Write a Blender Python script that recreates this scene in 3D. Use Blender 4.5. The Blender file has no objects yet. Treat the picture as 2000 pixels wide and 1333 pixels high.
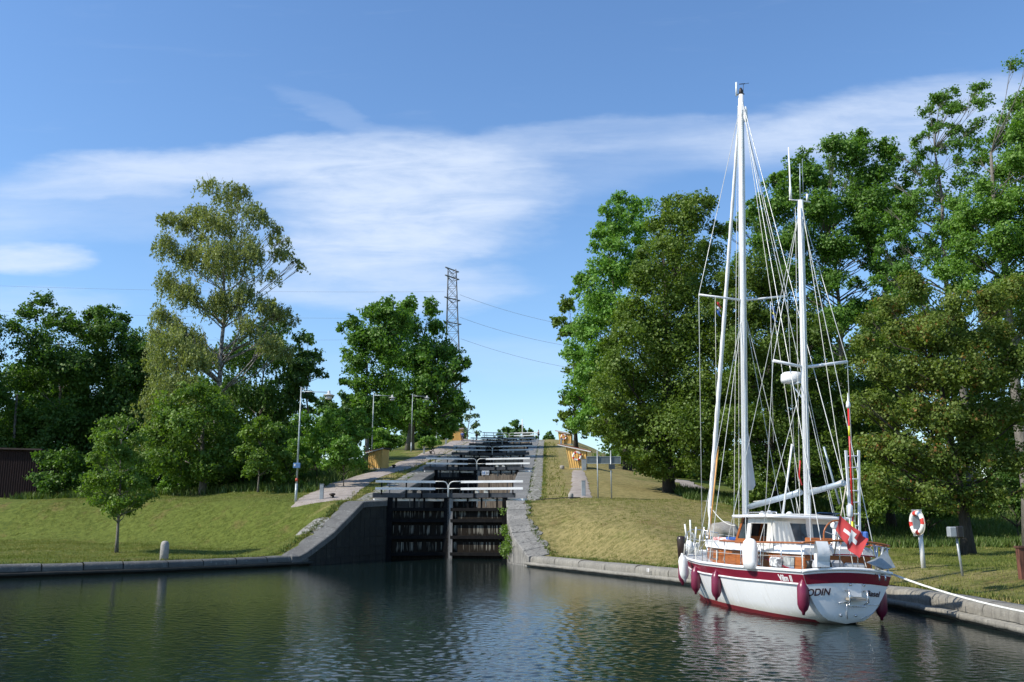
import bpy, bmesh, math, random
import numpy as np
from mathutils import Vector, Matrix

SC = bpy.context.scene
COL = SC.collection
rng = np.random.default_rng(7)
random.seed(7)

# ------------------------------------------------------------------ camera
CAM_Z, FPX = 2.6, 1780.0
PITCH = math.atan((1012 - 666.5) / FPX)
CP, SP = math.cos(PITCH), math.sin(PITCH)
cam = bpy.data.cameras.new("camera")
cam.sensor_width = 36.0
cam.lens = FPX / 2000 * 36.0
cam.clip_start, cam.clip_end = 0.1, 5000
camo = bpy.data.objects.new("camera", cam)
COL.objects.link(camo)
camo.location = (0, 0, CAM_Z)
camo.rotation_euler = (math.pi / 2 + PITCH, 0, 0)
SC.camera = camo

# ------------------------------------------------------------------ light
SUN_EL, SUN_AZ = math.radians(42), math.radians(-108)      # azimuth from +Y towards +X
sun = bpy.data.lights.new("sun", 'SUN')
sun.energy, sun.angle, sun.color = 5.0, math.radians(0.53), (1.0, 0.95, 0.86)
suno = bpy.data.objects.new("sun", sun)
COL.objects.link(suno)
sdir = Vector((math.sin(SUN_AZ) * math.cos(SUN_EL), math.cos(SUN_AZ) * math.cos(SUN_EL), math.sin(SUN_EL)))
suno.rotation_euler = sdir.to_track_quat('Z', 'Y').to_euler()
suno.location = sdir * 100
SC.view_settings.view_transform = 'Standard'
SC.view_settings.look = 'None'
SC.view_settings.exposure = 0.28
SC.view_settings.gamma = 1.0
SC.render.engine = 'CYCLES'
SC.cycles.max_bounces = 6
SC.cycles.transparent_max_bounces = 6
SC.cycles.use_denoising = True

def P(px, py, Y):
    """point at world depth Y seen at this place of the photo (survey helper)"""
    yc = (666.5 - py) / FPX
    dy = CP - yc * SP
    dz = yc * CP + SP
    return np.array([(px - 1000) / FPX / dy * Y, Y, CAM_Z + dz / dy * Y])

def GP(px, py, z):
    yc = (666.5 - py) / FPX
    return P(px, py, (z - CAM_Z) * (CP - yc * SP) / (yc * CP + SP))

def dist_of(p):
    return p[1] * CP + (p[2] - CAM_Z) * SP

# ------------------------------------------------------------------ sky
W = bpy.data.worlds.new("World")
SC.world = W
W.use_nodes = True
nt = W.node_tree
nt.nodes.clear()

class NT:
    def __init__(s, tree): s.t = tree
    def n(s, typ, **kw):
        nd = s.t.nodes.new(typ)
        for k, v in kw.items(): setattr(nd, k, v)
        return nd
    def link(s, a, b): s.t.links.new(a, b)
    def val(s, sock, v):
        if hasattr(v, 'is_output') or isinstance(v, bpy.types.NodeSocket): s.link(v, sock)
        else: sock.default_value = v
    def m(s, op, a, b=0.0, c=None, clamp=False):
        nd = s.n('ShaderNodeMath', operation=op, use_clamp=clamp)
        s.val(nd.inputs[0], a); s.val(nd.inputs[1], b)
        if c is not None: s.val(nd.inputs[2], c)
        return nd.outputs[0]
    def mix(s, f, a, b, blend='MIX'):
        nd = s.n('ShaderNodeMix', data_type='RGBA', blend_type=blend)
        s.val(nd.inputs[0], f); s.val(nd.inputs[6], a); s.val(nd.inputs[7], b)
        return nd.outputs[2]
    def noise(s, vec, scale, detail=4, rough=0.55, dist=0.0):
        nd = s.n('ShaderNodeTexNoise')
        if vec is not None: s.link(vec, nd.inputs['Vector'])
        nd.inputs['Scale'].default_value = scale
        nd.inputs['Detail'].default_value = detail
        nd.inputs['Roughness'].default_value = rough
        nd.inputs['Distortion'].default_value = dist
        return nd.outputs['Fac']
    def mapping(s, vec, scale=(1, 1, 1), loc=(0, 0, 0), rot=(0, 0, 0)):
        nd = s.n('ShaderNodeMapping')
        s.link(vec, nd.inputs[0])
        nd.inputs['Scale'].default_value = scale
        nd.inputs['Location'].default_value = loc
        nd.inputs['Rotation'].default_value = rot
        return nd.outputs[0]
    def ramp(s, f, stops):
        nd = s.n('ShaderNodeValToRGB')
        s.link(f, nd.inputs[0])
        el = nd.color_ramp.elements
        while len(el) < len(stops): el.new(0.5)
        for e, (p, c) in zip(el, stops):
            e.position = p
            e.color = (c, c, c, 1) if not hasattr(c, '__len__') else (*c, 1)
        return nd.outputs[0]
    def smooth(s, v, a, b, lo=0.0, hi=1.0):
        nd = s.n('ShaderNodeMapRange', interpolation_type='SMOOTHSTEP')
        s.val(nd.inputs[0], v)
        for i, x in enumerate((a, b, lo, hi)): nd.inputs[i + 1].default_value = x
        return nd.outputs[0]

T = NT(nt)
out = T.n('ShaderNodeOutputWorld')
bg = T.n('ShaderNodeBackground')
bg.inputs[1].default_value = 0.145
sky = T.n('ShaderNodeTexSky', sky_type='NISHITA')
sky.sun_disc = False
sky.sun_elevation = SUN_EL
sky.sun_rotation = SUN_AZ
sky.altitude = 60
sky.air_density, sky.dust_density, sky.ozone_density = 1.15, 0.25, 3.2
tc = T.n('ShaderNodeTexCoord')
sep = T.n('ShaderNodeSeparateXYZ')
T.link(tc.outputs['Generated'], sep.inputs[0])
# cirrus laid out by compass bearing and elevation of the sky itself
ymax = T.m('MAXIMUM', sep.outputs[1], 0.05)
u = T.m('DIVIDE', sep.outputs[0], ymax)
v = T.m('DIVIDE', sep.outputs[2], ymax)
comb = T.n('ShaderNodeCombineXYZ')
T.link(u, comb.inputs[0]); T.link(v, comb.inputs[1])
uv = comb.outputs[0]
wn = T.n('ShaderNodeTexNoise')
T.link(T.mapping(uv, (3.0, 9.0, 1)), wn.inputs['Vector'])
wn.inputs['Scale'].default_value = 1.6; wn.inputs['Detail'].default_value = 5; wn.inputs['Roughness'].default_value = 0.6
wsep = T.n('ShaderNodeSeparateColor')
T.link(wn.outputs['Color'], wsep.inputs[0])
uw = T.m('ADD', u, T.m('MULTIPLY', T.m('SUBTRACT', wsep.outputs[0], 0.5), 0.20))
vw = T.m('ADD', v, T.m('MULTIPLY', T.m('SUBTRACT', wsep.outputs[1], 0.5), 0.05))
streak = T.noise(T.mapping(uv, (2.2, 14.0, 1), rot=(0, 0, -0.06)), 2.4, 7, 0.62, 0.6)
fine = T.noise(T.mapping(uv, (4.0, 13.0, 1), rot=(0, 0, -0.10)), 6.0, 8, 0.65, 0.4)
CLOUDS = [(500, 318, 500, 46, 4, .85), (800, 390, 280, 140, 0, .97), (720, 475, 230, 66, 3, .92), (760, 562, 280, 44, 0, .70),
          (30, 503, 150, 36, -3, .95), (60, 596, 190, 32, 0, .35), (1760, 235, 470, 78, 9, .80), (1180, 272, 420, 40, 4, .42),
          (650, 225, 190, 30, -20, .16), (1080, 335, 300, 60, 0, .26), (160, 372, 210, 26, 2, .50), (300, 420, 330, 60, 2, .25),
          (950, 700, 260, 50, 0, .20), (1900, 330, 380, 60, 4, .4), (-300, 420, 420, 90, 0, .5), (2500, 200, 500, 90, 6, .6)]
acc = None
for (cx, cy, rx, ry, ang, st) in CLOUDS:
    c0 = P(cx, cy, 1.0)
    cu, cv = c0[0], c0[2] - CAM_Z
    k = 1.04 / FPX
    a = math.radians(ang)
    du = T.m('SUBTRACT', uw, cu); dv = T.m('SUBTRACT', vw, cv)
    pa = T.m('ADD', T.m('MULTIPLY', du, math.cos(a) / (rx * k)), T.m('MULTIPLY', dv, math.sin(a) / (rx * k)))
    pb = T.m('ADD', T.m('MULTIPLY', du, -math.sin(a) / (ry * k)), T.m('MULTIPLY', dv, math.cos(a) / (ry * k)))
    d2 = T.m('ADD', T.m('MULTIPLY', pa, pa), T.m('MULTIPLY', pb, pb))
    mk = T.smooth(d2, 1.45, 0.15, 0.0, st)
    acc = mk if acc is None else T.m('SUBTRACT', T.m('ADD', acc, mk), T.m('MULTIPLY', acc, mk))
tex = T.m('ADD', T.m('MULTIPLY', streak, 0.95), T.m('MULTIPLY', fine, 0.28))
dens = T.m('MULTIPLY', acc, T.smooth(tex, 0.34, 0.82, 0.52, 1.06), clamp=True)
front = T.smooth(sep.outputs[1], 0.05, 0.3)
dens = T.m('MULTIPLY', dens, front, clamp=True)
wisp = T.m('MULTIPLY', T.smooth(streak, 0.55, 0.8), 0.06)
dens = T.m('MAXIMUM', dens, wisp)
skyc = T.n('ShaderNodeHueSaturation')
skyc.inputs['Saturation'].default_value = 1.08
skyc.inputs['Value'].default_value = 1.0
T.link(sky.outputs[0], skyc.inputs['Color'])
tint = T.mix(1.0, skyc.outputs[0], (0.93, 1.0, 1.10, 1), 'MULTIPLY')
colr = T.mix(T.m('MULTIPLY', dens, 0.80), tint, (4.6, 5.2, 6.2, 1))
T.link(colr, bg.inputs[0])
T.link(bg.outputs[0], out.inputs[0])

# ------------------------------------------------------------------ mesh helpers
def tag(o, label=None, cat=None, group=None, kind=None):
    if label: o["label"] = label
    if cat: o["category"] = cat
    if group: o["group"] = group
    if kind: o["kind"] = kind
    return o

def empty(name, loc, rot=(0, 0, 0)):
    o = bpy.data.objects.new(name, None)
    COL.objects.link(o)
    o.location = tuple(float(q) for q in loc)
    o.rotation_euler = rot
    o.empty_display_size = 0.2
    return o

def copy_tree(o, parent=None):
    kids = [c for c in bpy.data.objects if c.parent == o]
    c = o.copy()
    COL.objects.link(c)
    if parent is not None: c.parent = parent
    for k in kids: copy_tree(k, c)
    return c

class MB:
    def __init__(s): s.v, s.f, s.sm = [], [], []
    def add(s, vs, fs, smooth=False):
        b = len(s.v)
        s.v += [tuple(float(c) for c in q) for q in vs]
        s.f += [tuple(b + i for i in f) for f in fs]
        s.sm += [smooth] * len(fs)
        return s
    def box(s, c, size, rz=0.0, M=None):
        hx, hy, hz = size[0] / 2, size[1] / 2, size[2] / 2
        vs = [Vector((x, y, z)) for x in (-hx, hx) for y in (-hy, hy) for z in (-hz, hz)]
        R = M if M is not None else Matrix.Rotation(rz, 3, 'Z')
        vs = [R @ q + Vector(c) for q in vs]
        return s.add(vs, [(0, 1, 3, 2), (4, 6, 7, 5), (0, 4, 5, 1), (2, 3, 7, 6), (0, 2, 6, 4), (1, 5, 7, 3)])
    def bar(s, a, b, w, h, up=(0, 0, 1)):
        a, b = Vector(a), Vector(b)
        d = (b - a); L = d.length; d = d / L
        side = d.cross(Vector(up))
        if side.length < 1e-4: side = d.cross(Vector((1, 0, 0)))
        side.normalize(); u2 = side.cross(d)
        vs = []
        for p in (a, b):
            for i, j in ((-1, -1), (1, -1), (1, 1), (-1, 1)):
                vs.append(p + side * (w / 2 * i) + u2 * (h / 2 * j))
        return s.add(vs, [(3, 2, 1, 0), (4, 5, 6, 7), (0, 1, 5, 4), (1, 2, 6, 5), (2, 3, 7, 6), (3, 0, 4, 7)])
    def tube(s, pts, r, n=8, caps=True, smooth=True):
        pts = [Vector(q) for q in pts]
        if not hasattr(r, '__len__'): r = [r] * len(pts)
        vs, fs = [], []
        ref = None
        for i, p in enumerate(pts):
            d = (pts[min(i + 1, len(pts) - 1)] - pts[max(i - 1, 0)])
            if d.length < 1e-9: d = Vector((0, 0, 1))
            d.normalize()
            if ref is None:
                ref = Vector((1, 0, 0)) if abs(d.x) < 0.9 else Vector((0, 1, 0))
            sx = (ref - d * ref.dot(d)).normalized()
            ref = sx
            sy = d.cross(sx)
            for k in range(n):
                a = 2 * math.pi * k / n
                vs.append(p + (sx * math.cos(a) + sy * math.sin(a)) * r[i])
        m = len(pts)
        for i in range(m - 1):
            for k in range(n):
                k2 = (k + 1) % n
                fs.append((i * n + k, i * n + k2, (i + 1) * n + k2, (i + 1) * n + k))
        s.add(vs, fs, smooth)
        if caps:
            b = len(s.v) - len(vs)
            s.f.append(tuple(b + k for k in reversed(range(n)))); s.sm.append(False)
            s.f.append(tuple(b + (m - 1) * n + k for k in range(n))); s.sm.append(False)
        return s
    def lathe(s, prof, c=(0, 0, 0), n=16, M=None, smooth=True):
        vs, fs = [], []
        for (r, z) in prof:
            for k in range(n):
                a = 2 * math.pi * k / n
                q = Vector((r * math.cos(a), r * math.sin(a), z))
                if M is not None: q = M @ q
                vs.append(q + Vector(c))
        for i in range(len(prof) - 1):
            for k in range(n):
                k2 = (k + 1) % n
                fs.append((i * n + k, i * n + k2, (i + 1) * n + k2, (i + 1) * n + k))
        fs.append(tuple(reversed(range(n))))
        fs.append(tuple((len(prof) - 1) * n + k for k in range(n)))
        return s.add(vs, fs, smooth)
    def torus(s, c, R, r, M=None, n=28, m=10, a0=0.0, a1=2 * math.pi):
        full = abs(a1 - a0 - 2 * math.pi) < 1e-6
        vs, fs = [], []
        cnt = n if full else n + 1
        for i in range(cnt):
            a = a0 + (a1 - a0) * i / n
            for j in range(m):
                b = 2 * math.pi * j / m
                q = Vector(((R + r * math.cos(b)) * math.cos(a), (R + r * math.cos(b)) * math.sin(a), r * math.sin(b)))
                if M is not None: q = M @ q
                vs.append(q + Vector(c))
        for i in range(n):
            i2 = (i + 1) % cnt
            for j in range(m):
                j2 = (j + 1) % m
                fs.append((i * m + j, i2 * m + j, i2 * m + j2, i * m + j2))
        return s.add(vs, fs, True)
    def grid(s, fn, nu, nv, smooth=True, flip=False):
        vs = [fn(i / nu, j / nv) for i in range(nu + 1) for j in range(nv + 1)]
        fs = []
        for i in range(nu):
            for j in range(nv):
                q = (i * (nv + 1) + j, (i + 1) * (nv + 1) + j, (i + 1) * (nv + 1) + j + 1, i * (nv + 1) + j + 1)
                fs.append(tuple(reversed(q)) if flip else q)
        return s.add(vs, fs, smooth)
    def prism(s, pts, axis_a, axis_b, normal, c, depth):
        """extrude a 2-D outline; pts in (a,b) coordinates"""
        A, B, N, C = Vector(axis_a), Vector(axis_b), Vector(normal), Vector(c)
        f0 = [C + A * p[0] + B * p[1] for p in pts]
        f1 = [q + N * depth for q in f0]
        n = len(pts)
        fs = [tuple(reversed(range(n))), tuple(range(n, 2 * n))]
        for i in range(n):
            j = (i + 1) % n
            fs.append((i, j, n + j, n + i))
        return s.add(f0 + f1, fs)
    def build(s, name, mat, parent=None, bevel=0.0, loc=None):
        me = bpy.data.meshes.new(name)
        me.from_pydata(s.v, [], s.f)
        me.polygons.foreach_set("use_smooth", s.sm)
        me.materials.append(mat)
        me.update()
        o = bpy.data.objects.new(name, me)
        COL.objects.link(o)
        if parent is not None: o.parent = parent
        if loc is not None: o.location = tuple(float(q) for q in loc)
        bm = bmesh.new(); bm.from_mesh(me)
        bmesh.ops.recalc_face_normals(bm, faces=bm.faces)
        if bevel > 0:
            bmesh.ops.bevel(bm, geom=[e for e in bm.edges], offset=bevel, segments=1, affect='EDGES', clamp_overlap=True)
        bm.to_mesh(me); bm.free()
        return o

def raw_mesh(name, V, F, mat, parent=None, smooth=False):
    """quads from numpy arrays"""
    me = bpy.data.meshes.new(name)
    V = np.asarray(V, np.float32); F = np.asarray(F, np.int32)
    k = F.shape[1]
    me.vertices.add(len(V)); me.vertices.foreach_set("co", V.ravel())
    me.loops.add(F.size); me.loops.foreach_set("vertex_index", F.ravel())
    me.polygons.add(len(F))
    me.polygons.foreach_set("loop_start", np.arange(0, F.size, k, dtype=np.int32))
    me.polygons.foreach_set("use_smooth", np.full(len(F), smooth))
    me.update(calc_edges=True)
    me.materials.append(mat)
    o = bpy.data.objects.new(name, me)
    COL.objects.link(o)
    if parent is not None: o.parent = parent
    return o

# ------------------------------------------------------------------ materials
def new_mat(name):
    m = bpy.data.materials.new(name)
    m.use_nodes = True
    m.node_tree.nodes.clear()
    t = NT(m.node_tree)
    o = t.n('ShaderNodeOutputMaterial')
    return m, t, o

def M(name, c, rough=0.6, c2=None, scale=3.0, metal=0.0, bump=0.0, bscale=None, stretch=(1, 1, 1), spec=0.5, detail=5, lo=.35, hi=.68):
    m, t, o = new_mat(name)
    p = t.n('ShaderNodeBsdfPrincipled')
    p.inputs['Roughness'].default_value = rough
    p.inputs['Metallic'].default_value = metal
    p.inputs['Specular IOR Level'].default_value = spec
    g = t.n('ShaderNodeTexCoord').outputs['Object']
    gm = t.mapping(g, stretch)
    if c2 is None: c2 = tuple(q * 0.8 for q in c)
    n = t.noise(gm, scale, detail, 0.6)
    t.link(t.mix(t.smooth(n, lo, hi), (*c, 1), (*c2, 1)), p.inputs['Base Color'])
    t.link(t.m('MULTIPLY_ADD', n, 0.25, rough - 0.12, clamp=True), p.inputs['Roughness'])
    if bump > 0:
        b = t.n('ShaderNodeBump')
        b.inputs['Strength'].default_value = 1.0
        b.inputs['Distance'].default_value = bump
        t.link(t.noise(gm, bscale or scale * 4, 6, 0.65), b.inputs['Height'])
        t.link(b.outputs[0], p.inputs['Normal'])
    t.link(p.outputs[0], o.inputs[0])
    return m

def leaf_mat(name, c1, c2, c3=None, trans=0.42, clump=0.35, gloss=0.05, accent=0.12):
    m, t, o = new_mat(name)
    geo = t.n('ShaderNodeNewGeometry')
    rnd = geo.outputs['Random Per Island']
    pos = geo.outputs['Position']
    n = t.noise(pos, clump, 3, 0.6)
    f = t.m('ADD', t.m('MULTIPLY', rnd, 0.40), t.m('MULTIPLY', t.smooth(n, 0.35, 0.65), 0.60))
    col = t.mix(f, (*c1, 1), (*c2, 1))
    if c3:
        n2 = t.noise(pos, 1.1, 4, 0.6)
        k = t.m('MULTIPLY', t.smooth(n2, 0.52, 0.66), t.m('GREATER_THAN', t.m('FRACT', t.m('MULTIPLY', rnd, 7.31)), 1 - accent * 3), clamp=True)
        col = t.mix(k, col, (*c3, 1))
    d = t.n('ShaderNodeBsdfDiffuse'); t.link(col, d.inputs[0])
    tr = t.n('ShaderNodeBsdfTranslucent')
    t.link(t.mix(1.0, col, (1.25, 1.3, 0.55, 1), 'MULTIPLY'), tr.inputs[0])
    mx = t.n('ShaderNodeMixShader'); mx.inputs[0].default_value = trans
    t.link(d.outputs[0], mx.inputs[1]); t.link(tr.outputs[0], mx.inputs[2])
    gl = t.n('ShaderNodeBsdfGlossy'); gl.inputs['Roughness'].default_value = 0.55
    gl.inputs[0].default_value = (0.55, 0.6, 0.45, 1)
    mx2 = t.n('ShaderNodeMixShader'); mx2.inputs[0].default_value = gloss
    t.link(mx.outputs[0], mx2.inputs[1]); t.link(gl.outputs[0], mx2.inputs[2])
    t.link(mx2.outputs[0], o.inputs[0])
    return m

def stone_mat(name, c, c2, lichen=(0.42, 0.42, 0.38), streak=0.0):
    m, t, o = new_mat(name)
    p = t.n('ShaderNodeBsdfPrincipled')
    g = t.n('ShaderNodeNewGeometry').outputs['Position']
    n = t.noise(g, 1.3, 7, 0.7)
    col = t.mix(t.smooth(n, 0.34, 0.66), (*c, 1), (*c2, 1))
    n2 = t.noise(g, 5.5, 6, 0.7)
    col = t.mix(t.m('MULTIPLY', t.smooth(n2, 0.55, 0.68), 0.7), col, (*lichen, 1))
    n3 = t.noise(g, 24, 4, 0.6)
    col = t.mix(t.m('MULTIPLY', t.smooth(n3, 0.5, 0.75), 0.5), col, tuple(q * 0.4 for q in c) + (1,))
    if streak:
        ns = t.noise(t.mapping(g, (3.5, 3.5, 0.18)), 2.2, 5, 0.6)
        col = t.mix(t.m('MULTIPLY', t.smooth(ns, 0.5, 0.66), streak), col, (0.03, 0.028, 0.022, 1))
    rn = t.n('ShaderNodeNewGeometry').outputs['Random Per Island']
    col = t.mix(t.m('MULTIPLY', rn, 0.35), col, tuple(q * 0.62 for q in c) + (1,))
    t.link(col, p.inputs['Base Color'])
    p.inputs['Roughness'].default_value = 0.85
    b = t.n('ShaderNodeBump'); b.inputs['Distance'].default_value = 0.03
    t.link(t.noise(g, 9, 8, 0.7), b.inputs['Height'])
    t.link(b.outputs[0], p.inputs['Normal'])
    t.link(p.outputs[0], o.inputs[0])
    return m

def ground_mat():
    m, t, o = new_mat("grass_ground")
    p = t.n('ShaderNodeBsdfPrincipled')
    g = t.n('ShaderNodeNewGeometry').outputs['Position']
    s = t.n('ShaderNodeSeparateXYZ'); t.link(g, s.inputs[0])
    big = t.noise(g, 0.16, 5, 0.6)
    mid = t.noise(g, 0.8, 6, 0.65)
    fine = t.noise(t.mapping(g, (6, 6, 3)), 3.0, 6, 0.7)
    # worn dry turf lies beside the locks; lush turf farther out
    dx = t.m('ABSOLUTE', t.m('SUBTRACT', s.outputs[0], 1.5))
    dry = t.smooth(dx, 20.0, 7.0, 0.02, 0.40)
    k = t.m('ADD', t.m('ADD', t.m('MULTIPLY', big, 0.85), t.m('MULTIPLY', mid, 0.62)), dry)
    green = t.mix(fine, (0.075, 0.104, 0.016, 1), (0.165, 0.190, 0.038, 1))
    straw = t.mix(fine, (0.20, 0.168, 0.062, 1), (0.36, 0.295, 0.13, 1))
    col = t.mix(t.smooth(k, 0.84, 1.10), green, straw)
    n2 = t.noise(g, 0.45, 4, 0.6)
    col = t.mix(t.m('MULTIPLY', t.smooth(n2, 0.56, 0.72), 0.55), col, (0.19, 0.115, 0.055, 1))
    mott = t.noise(t.mapping(g, (1, 1.6, 1)), 2.6, 7, 0.72)
    col = t.mix(t.smooth(mott, .38, .66), col, t.mix(1.0, col, (.50, .55, .46, 1), 'MULTIPLY'))
    t.link(col, p.inputs['Base Color'])
    p.inputs['Roughness'].default_value = 0.95
    p.inputs['Specular IOR Level'].default_value = 0.15
    b = t.n('ShaderNodeBump'); b.inputs['Distance'].default_value = 0.10
    t.link(t.m('ADD', t.m('MULTIPLY', fine, 0.6), t.noise(g, 2.2, 6, 0.7)), b.inputs['Height'])
    t.link(b.outputs[0], p.inputs['Normal'])
    t.link(p.outputs[0], o.inputs[0])
    return m

def water_mat(amp=1.0):
    m, t, o = new_mat("canal_water")
    p = t.n('ShaderNodeBsdfPrincipled')
    g = t.n('ShaderNodeNewGeometry').outputs['Position']
    p.inputs['Base Color'].default_value = (0.006, 0.014, 0.013, 1)
    p.inputs['Roughness'].default_value = 0.03
    p.inputs['IOR'].default_value = 1.333
    c = t.noise(t.mapping(g, (1.0, 1.35, 1), rot=(0, 0, -0.4)), 9.0, 3, 0.55, 0.3)
    b = t.n('ShaderNodeBump'); b.inputs['Distance'].default_value = 1.0
    b.inputs['Strength'].default_value = 0.35 * amp
    t.link(t.m('MULTIPLY', c, 0.014), b.inputs['Height'])
    t.link(b.outputs[0], p.inputs['Normal'])
    t.link(p.outputs[0], o.inputs[0])
    return m
# ------------------------------------------------------------------ terrain
LQ = [(-120, -320), (22, -60), (41, -22.5), (45, -17.2), (49.5, -13.2), (51.8, -11.4), (54, -10.35), (56, -9.75), (57.6, -9.3), (58.7, -8.8), (60, -8.05)]
RQ = [(-120, 40), (-60, 15), (0, 11.9), (21, 11.45), (25, 11.5), (28.3, 11.3), (31, 10.1), (37.45, 6.83), (51.3, .85), (53.3, .1), (55.5, -.25), (60, -.33)]
def axis_shift(y): return 0.0374 * max(0.0, y - 60)
def bL(y):
    return float(np.interp(y, [q[0] for q in LQ], [q[1] for q in LQ])) + axis_shift(y)
def bR(y):
    return float(np.interp(y, [q[0] for q in RQ], [q[1] for q in RQ])) + axis_shift(y)
def zL(y):   # coping height along the left edge
    return float(np.interp(y, [51.4, 57.7, 60, 162, 170], [.55, 3.62, 3.72, 16.3, 16.4]))
def zR(y):
    return float(np.interp(y, [51.2, 53.3, 57.6, 60, 162, 170], [.55, 1.55, 3.55, 3.72, 16.3, 16.4]))
def sstep(t):
    t = min(1.0, max(0.0, t)); return t * t * (3 - 2 * t)
def ramp(y): return 3.72 + .1235 * min(max(y - 60, 0), 102) + 0.002 * max(0, y - 162)

def H(x, y):
    mid = 0.5 * (bL(y) + bR(y))
    if x < mid:
        xf = x - axis_shift(y)
        foot = np.interp(x, [-90, -30, -11, -8], [81, 65.5, 53.6, 51.9])
        top = np.interp(x, [-90, -30, -9.5], [86, 71, 59.5])
        zf = np.interp(x, [-30, -11], [1.0, .62])
        if x < -10 and y < foot:
            yq = np.interp(x, [-320, -60, -22.5, -17.2, -13.2, -11.3], [-120, 22, 41, 45, 49.5, 51.8])
            z = .5 + (zf - .5) * min(1, max(0, (y - yq) / max(.5, foot - yq)))
        else:
            z = zf + (3.72 - zf) * sstep((y - foot) / (top - foot)) ** .9
        fac = np.interp(xf, [-90, -40, -20], [.25, .45, 1.0])
        z += (ramp(max(60, y - (top - 60) * .8)) - 3.72) * fac
        d = bL(y) - x; ze = zL(y)
    else:
        xf = x - axis_shift(y)
        foot = np.interp(x, [0.5, 7, 12, 16, 22, 60], [51.5, 38.2, 42, 49, 58, 70])
        top = np.interp(x, [.5, 8, 14, 22, 60], [58.5, 60, 61, 70, 90])
        zf = np.interp(x, [7, 20], [.6, 1.0])
        ztop = np.interp(x, [8, 16, 30], [3.72, 3.4, 3.6])
        t = min(1.0, max(0.0, (y - foot) / (top - foot)))
        z = zf + (ztop - zf) * (0.55 * t + 0.45 * sstep(t)) if y > foot else .52 + (zf - .52) * min(1, max(0, (x - bR(y)) / 6))
        fac = np.interp(xf, [7, 16, 50], [1.0, .75, .35])
        z += (ramp(max(60, y - (top - 60) * .8)) - 3.72) * fac
        d = x - bR(y); ze = zR(y)
    z += 0.05 * math.sin(x * .9 + y * .37) * min(1, d / 6) + 0.04 * math.sin(x * .31 - y * .77) * min(1, d / 6)
    k = sstep((d - 1.5) / 3.0)
    return (ze - .06) * (1 - k) + z * k

G_GRASS = ground_mat()
rows = np.concatenate([np.arange(-120, 16, 8), np.arange(16, 38, .8), np.arange(38, 66, .4), np.arange(66, 110, .8), np.arange(110, 175, 1.6), np.arange(175, 1500, 60)])
dcol = np.concatenate([np.arange(0, 12, .4), np.arange(12, 40, .9), np.array([42, 46, 52, 60, 72, 90, 120, 170, 260, 420, 800, 1500])])
V, F = [], []
for side in (-1, 1):
    b0 = len(V)
    for y in rows:
        b = bL(y) if side < 0 else bR(y)
        e = 0.25
        sl = abs((bL(y + e) - bL(y - e)) if side < 0 else (bR(y + e) - bR(y - e))) / (2 * e)
        off = .45 * math.sqrt(1 + min(sl, 2.5) ** 2)
        for d in dcol:
            x = b + side * (off + d)
            V.append((x, y, H(x, y)))
    nc = len(dcol)
    for i in range(len(rows) - 1):
        for j in range(nc - 1):
            q = (b0 + i * nc + j, b0 + i * nc + j + 1, b0 + (i + 1) * nc + j + 1, b0 + (i + 1) * nc + j)
            F.append(q if side > 0 else tuple(reversed(q)))
# join the two banks beyond the top lock, and a bed below the basin
b0 = len(V)
for y in (163, 200, 300, 600, 1500):
    V += [(bL(y) - 1, y, 16.25 + .004 * (y - 163)), (bR(y) + 1, y, 16.25 + .004 * (y - 163))]
for i in range(4):
    q = b0 + i * 2
    F.append((q, q + 1, q + 3, q + 2))
tag(raw_mesh("ground", V, F, G_GRASS, smooth=True), kind="structure")

WATER = water_mat()
def sheet(name, pts, mat, kind="structure"):
    mb = MB(); mb.add(pts, [tuple(range(len(pts)))])
    return tag(mb.build(name, mat), kind=kind)
sheet("basin_bed", [(-400, -140, -3), (60, -140, -3), (60, 62, -3), (-400, 62, -3)], M("mud", (.03, .03, .02), .95))
# rippled basin: a sum of short wind waves that dies away in the lee of the banks
rw = np.random.default_rng(12)
ys = [11.5]
while ys[-1] < 61.5: ys.append(ys[-1] * 1.0022)
ys = np.array(ys); us = np.linspace(-.66, .66, 560)
X = ys[:, None] * us[None, :]; Yg = np.repeat(ys[:, None], len(us), 1)
step = ys[:, None] * .0025
def vnoise(x, y, seed):
    r_ = np.random.default_rng(seed); v_ = np.zeros_like(x)
    for i in range(7):
        a = r_.uniform(0, 6.28); k_ = r_.uniform(.10, .42); v_ += np.sin(k_ * (x * np.cos(a) + y * np.sin(a)) + r_.uniform(0, 6.28))
    return v_ / 2.6
patch = np.clip(.60 + .55 * vnoise(X, Yg, 5), .10, 1.2)
lee = 1 / (1 + np.exp((Yg - .42 * X * (X < 0) - .10 * X * (X > 0) - 35.5 + 2.5 * vnoise(X, Yg, 9)) / 2.6))
lee = .10 + .90 * lee
bx, by = 7.6 , 29.0
Z = np.zeros_like(X)
for i in range(100):
    lam = float(np.exp(rw.uniform(np.log(.10), np.log(.48))))
    th = rw.normal(-2.25, .75)
    k_ = 2 * math.pi / lam
    fade = np.clip((lam / step - 2.6) / 2.0, 0, 1)
    slope = .019 * (1.15 if lam < .3 else .65)
    Z += slope / k_ * fade * np.sin(k_ * (X * math.cos(th) + Yg * math.sin(th) + .10 * np.sin(.9 * X + i) + .10 * np.sin(1.1 * Yg - i)) + rw.uniform(0, 6.28))
Z *= patch * lee
ny, nx = X.shape
V = np.stack([X, Yg, Z], 2).reshape(-1, 3)
q = np.arange(ny * nx).reshape(ny, nx)
F = np.stack([q[:-1, :-1], q[:-1, 1:], q[1:, 1:], q[1:, :-1]], 2).reshape(-1, 4)
tag(raw_mesh("water", V, F, WATER, smooth=True), kind="structure")
e_ = .66
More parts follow.
